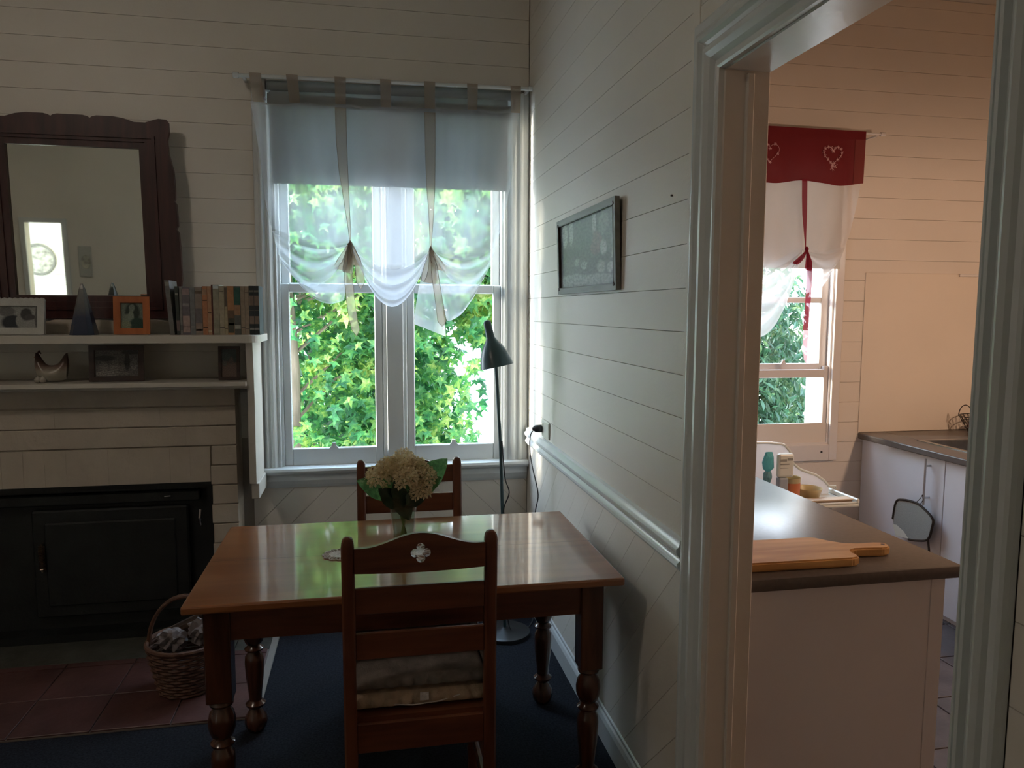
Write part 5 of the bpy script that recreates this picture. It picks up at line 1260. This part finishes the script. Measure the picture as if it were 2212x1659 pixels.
obj('body', G().lathe([(.04, .669), (.055, .68), (.068, .72), (.071, .728), (.066, .722), (.052, .684), (.002, .678)], (2.30, 3.55, -.012), 28), mug, tb2, True)
bx_ = thing('flat_wooden_box', 'flat pale wooden box lying in the high chair tray', 'box', (2.35, 3.45, .657))
obj('lid', G().bbox(2.22, 2.478, 3.418, 3.475, .672, .680, .002), paint('pale_box_wood', (.56, .42, .28), .5), bx_)
obj('box_base', G().bbox(2.225, 2.473, 3.421, 3.472, .6565, .6715, .002), paint('brown_box_edge', (.26, .17, .10), .5), bx_)
pk = thing('packet', 'white packet with grey print leaning on the high chair back', 'packet', (2.10, 3.45, .657))
obj('pouch', G().bbox(2.055, 2.145, 3.44, 3.47, .80, .925, .012, 2), M['plastic_white'], pk)
obj('base_fold', G().bbox(2.06, 2.112, 3.435, 3.475, .657, .80, .008, 2), paint('blue_grey_card', (.35, .38, .42), .6), pk)
lbm = paint('grey_print', (.30, .29, .26), .6)
for x0, x1, z0, z1 in ((2.115, 2.145, .89, .903), (2.075, 2.125, .868, .874), (2.075, 2.11, .885, .897), (2.075, 2.12, .85, .853)): obj('print', G().box(x0 - .01, x1 - .01, 3.4388, 3.4398, z0, z1), lbm, pk)
aq = thing('aqua_cloth', 'aqua blue cloth tucked beside the white packet', 'cloth', (2.022, 3.48, .8))
obj('fold', lump((2.022, 3.48, .875), (.032, .02, .058), 21, .25), paint('aqua_fabric', (.10, .46, .52), .7), aq)
obj('lower_fold', lump((2.018, 3.48, .80), (.022, .018, .04), 22, .25), paint('aqua_fabric_dark', (.14, .32, .36), .7), aq)

# kitchen curtain
kr = thing('kitchen_curtain_rod', 'thin pale rod above the kitchen window', 'curtain rod', (2.4, 4.0, 2.68))
obj('pole', G().tube([(1.85, 4.0, 2.672), (2.965, 4.0, 2.678)], .006, 10), M['ktrim'], kr, True)
obj('finial', G().tube([(2.955, 4.0, 2.678), (2.985, 4.0, 2.678)], .012, 10), M['ktrim'], kr, True)
for xa in (1.88, 2.93): obj('bracket', G().box(xa, xa + .01, 4.0, D - .001, 2.664, 2.672), M['ktrim'], kr)
kv = thing('kitchen_curtain', 'red valance over white voile tied with red ribbon at the kitchen window', 'curtain', (2.4, 4.0, 2.6))
def redv(u, v):
    x = 1.90 + .955 * u - .006 * v * u; zb = 2.385 + .018 * math.cos((x - 2.05) * 2 * PI / .43) * .6 + .0
    zt_ = 2.690 - .004 * u; y = 3.992 + .008 * math.sin(u * 31) * v
    return (x, y, zt_ + (zb - zt_) * v)
obj('valance', G().grid(redv, 60, 10), M['red'], kv, True, sharp=180)
obj('valance_hem', G().grid(lambda u, v: (lambda p: (p[0], p[1] - .003, p[2]))(redv(u, .16 * v)), 60, 2), M['red'], kv, True, sharp=180)
obj('side_hem', G().grid(lambda u, v: (lambda p: (p[0], p[1] - .003, p[2]))(redv(.93 + .07 * u, .16 + .84 * v)), 4, 8), sheer('lighter_red_hem', (.28, .07, .065), .95, .2), kv, True, sharp=180)
def heart(cx, cz_, s, n=40):
    return [(cx + s * .0625 * 16 * math.sin(t) ** 3, 3.985, cz_ + s * .0625 * (13 * math.cos(t) - 5 * math.cos(2 * t) - 2 * math.cos(3 * t) - math.cos(4 * t))) for t in [2 * PI * i / n for i in range(n)]]
rs = random.Random(4)
def starlets(pts, r):
    g = G()
    for p in pts:
        for k in range(3):
            a = PI * k / 3 + rs.random(); g.tube([(p[0] - r * math.cos(a), 3.984, p[2] - r * math.sin(a)), (p[0] + r * math.cos(a), 3.984, p[2] + r * math.sin(a))], .0012, 4)
    return g
hp = heart(2.645, 2.545, .058)
obj('heart_embroidery', starlets(hp[::2], .010).tube(hp, .0012, 4, True), M['thread'], kv, label='pinkish white stitched heart wreath')
obj('star_embroidery', starlets([(2.645, 0, 2.468), (2.662, 0, 2.485)], .016), M['thread'], kv)
hp = heart(2.25, 2.545, .058)
obj('heart_embroidery', starlets(hp[::6], .010).tube(hp, .001, 4, True), M['thread'], kv, label='faint stitched heart wreath by the door jamb')
KK = (2.485, 2.005)
def kvl(u, v):
    if v < .5:
        k = v / .5; x = 1.93 + (KK[0] - 1.93) * u; zb = 1.94 + .065 * u - .09 * math.sin(PI * u); return (x, 4.01 + .01 * math.sin(u * 18) * (.4 + k), 2.40 + (zb - 2.40) * k)
    k = (v - .5) / .5; ez = 1.94 - .02 * k
    z_ = ez + (KK[1] - ez) * u - (.09 + .37 * k) * math.sin(PI * u) ** .8
    return (1.93 + (KK[0] - 1.93) * u, 3.995 - .05 * math.sin(PI * u) * (.5 + .5 * math.cos(k * PI * 6)), z_)
def kvr(u, v):
    def er(z_): return interp([(-2.45, 2.85), (-2.35, 2.845), (-2.1, 2.79), (-1.95, 2.73), (-1.86, 2.66), (-1.78, 2.58)], -z_)
    if v < .55:
        k = v / .55; zb = KK[1] + (2.02 - KK[1]) * u - .03 * math.sin(PI * u); z_ = 2.40 + (zb - 2.40) * k
        return (KK[0] * (1 - u) + er(z_) * u, 4.01 + .008 * math.sin(u * 12) * (.4 + k), z_)
    k = (v - .55) / .45; ez = 2.02 - .16 * k; w_ = 1 - u
    z_ = ez + (KK[1] - ez) * w_ ** 1.5 - (.03 + .10 * k) * math.sin(PI * w_)
    return (KK[0] * w_ + er(ez) * u, 3.998 - .03 * math.sin(PI * u) * (.5 + .5 * math.cos(k * PI * 5)), z_)
obj('voile_panel', G().grid(kvl, 36, 60), M['ksheer'], kv, True, sharp=180)
obj('voile_panel', G().grid(kvr, 30, 50), M['ksheer'], kv, True, sharp=180)
ribbon('ribbon', [(2.467, 3.975, 2.40, .017), (2.470, 3.974, 2.30, .017), (2.474, 3.972, 2.20, .015), (2.480, 3.97, 2.10, .008), (2.484, 3.965, 2.01, .003)], 0, False, 'redsheer', kv)
ribbon('ribbon_tail', [(2.490, 3.958, 2.0, .006), (2.505, 3.955, 1.93, .020), (2.508, 3.953, 1.84, .018), (2.505, 3.95, 1.74, .018), (2.500, 3.95, 1.62, .017), (2.496, 3.95, 1.54, .017)], 0, False, 'redsheer', kv)
ribbon('ribbon_tail', [(2.496, 3.95, 1.54, .017), (2.502, 3.95, 1.44, .019), (2.512, 3.95, 1.37, .018), (2.513, 3.95, 1.345, .002)], 0, False, 'pinkend', kv)['label'] = 'faded pink end of the ribbon'
for dx, dz, w_ in ((-.065, .085, .018), (.02, .12, .020)):
    g, vs = loop(KK, dx, dz, w_, 3.95); obj('bow_loop', g, M['redsheer'], kv, True, sharp=180)
obj('knot', G().lathe([(.003, -.014), (.011, -.006), (.011, .004), (.004, .014)], (KK[0], 3.955, KK[1]), 10), M['redsheer'], kv, True)
kb = thing('kitchen_blind', 'pale blind lowered behind the kitchen voile', 'blind', (2.36, 4.05, 2.6))
obj('cloth', G().box(1.96, 2.765, 4.045, 4.0465, 1.90, 2.60), M['kblind'], kb)
obj('roll', G().tube([(1.96, 4.05, 2.60), (2.765, 4.05, 2.60)], .02, 14), M['kblind'], kb, True)

# kitchen pendant: its opaque shade throws the warm light down and across the room
pd = thing('kitchen_pendant_lamp', 'warm pendant lamp lit over the kitchen, out of the frame', 'lamp', (3.3, 2.05, CEIL))
PX, PY, PZ = 3.3, 2.05, 2.05
obj('cord', G().tube([(PX, PY, CEIL), (PX, PY, PZ + .2)], .004, 6), M['plastic_black'], pd, True)
obj('ceiling_rose', G().lathe([(.05, 0), (.045, -.025), (.01, -.035)], (PX, PY, CEIL - .0005), 20), M['plastic_white'], pd, True)
obj('shade', G().lathe([(.02, .22), (.05, .20), (.12, .13), (.19, .03), (.20, .0), (.195, .0), (.185, .03), (.115, .125), (.048, .193), (.02, .21)], (PX, PY, PZ), 32, cap=False), M['lampgreen'], pd, True)
obj('bulb', G().lathe([(.012, .14), (.02, .10), (.05, .05), (.055, .02), (.045, -.02), (.02, -.04), (.002, -.044)], (PX, PY, PZ), 20), emis('warm_bulb_glow', (1.0, .72, .48), 30), pd, True)
_pl = bpy.data.lights.new('kitchen_bulb_light', 'POINT'); _pl.energy = 34; _pl.color = (1.0, .68, .48); _pl.shadow_soft_size = .06
_po = bpy.data.objects.new('kitchen_bulb_light', _pl); COL.objects.link(_po); _po.location = (PX, PY, PZ - .06)

rl = thing('added_room_fill_lamp', 'unseen round warm lamp added at the ceiling as fill light', 'lamp', (-2.0, 1.5, CEIL))  # unseen lamp, added as warm fill to lift the back wall and room
obj('base', G().lathe([(.15, 0), (.15, -.02)], (-2.0, 1.5, CEIL - .0005), 24), M['steel'], rl)
obj('shade', dome(-2.0, 1.5, CEIL - .02, .17), emis('warm_fill_glow', (1, .85, .72), 17), rl, True)
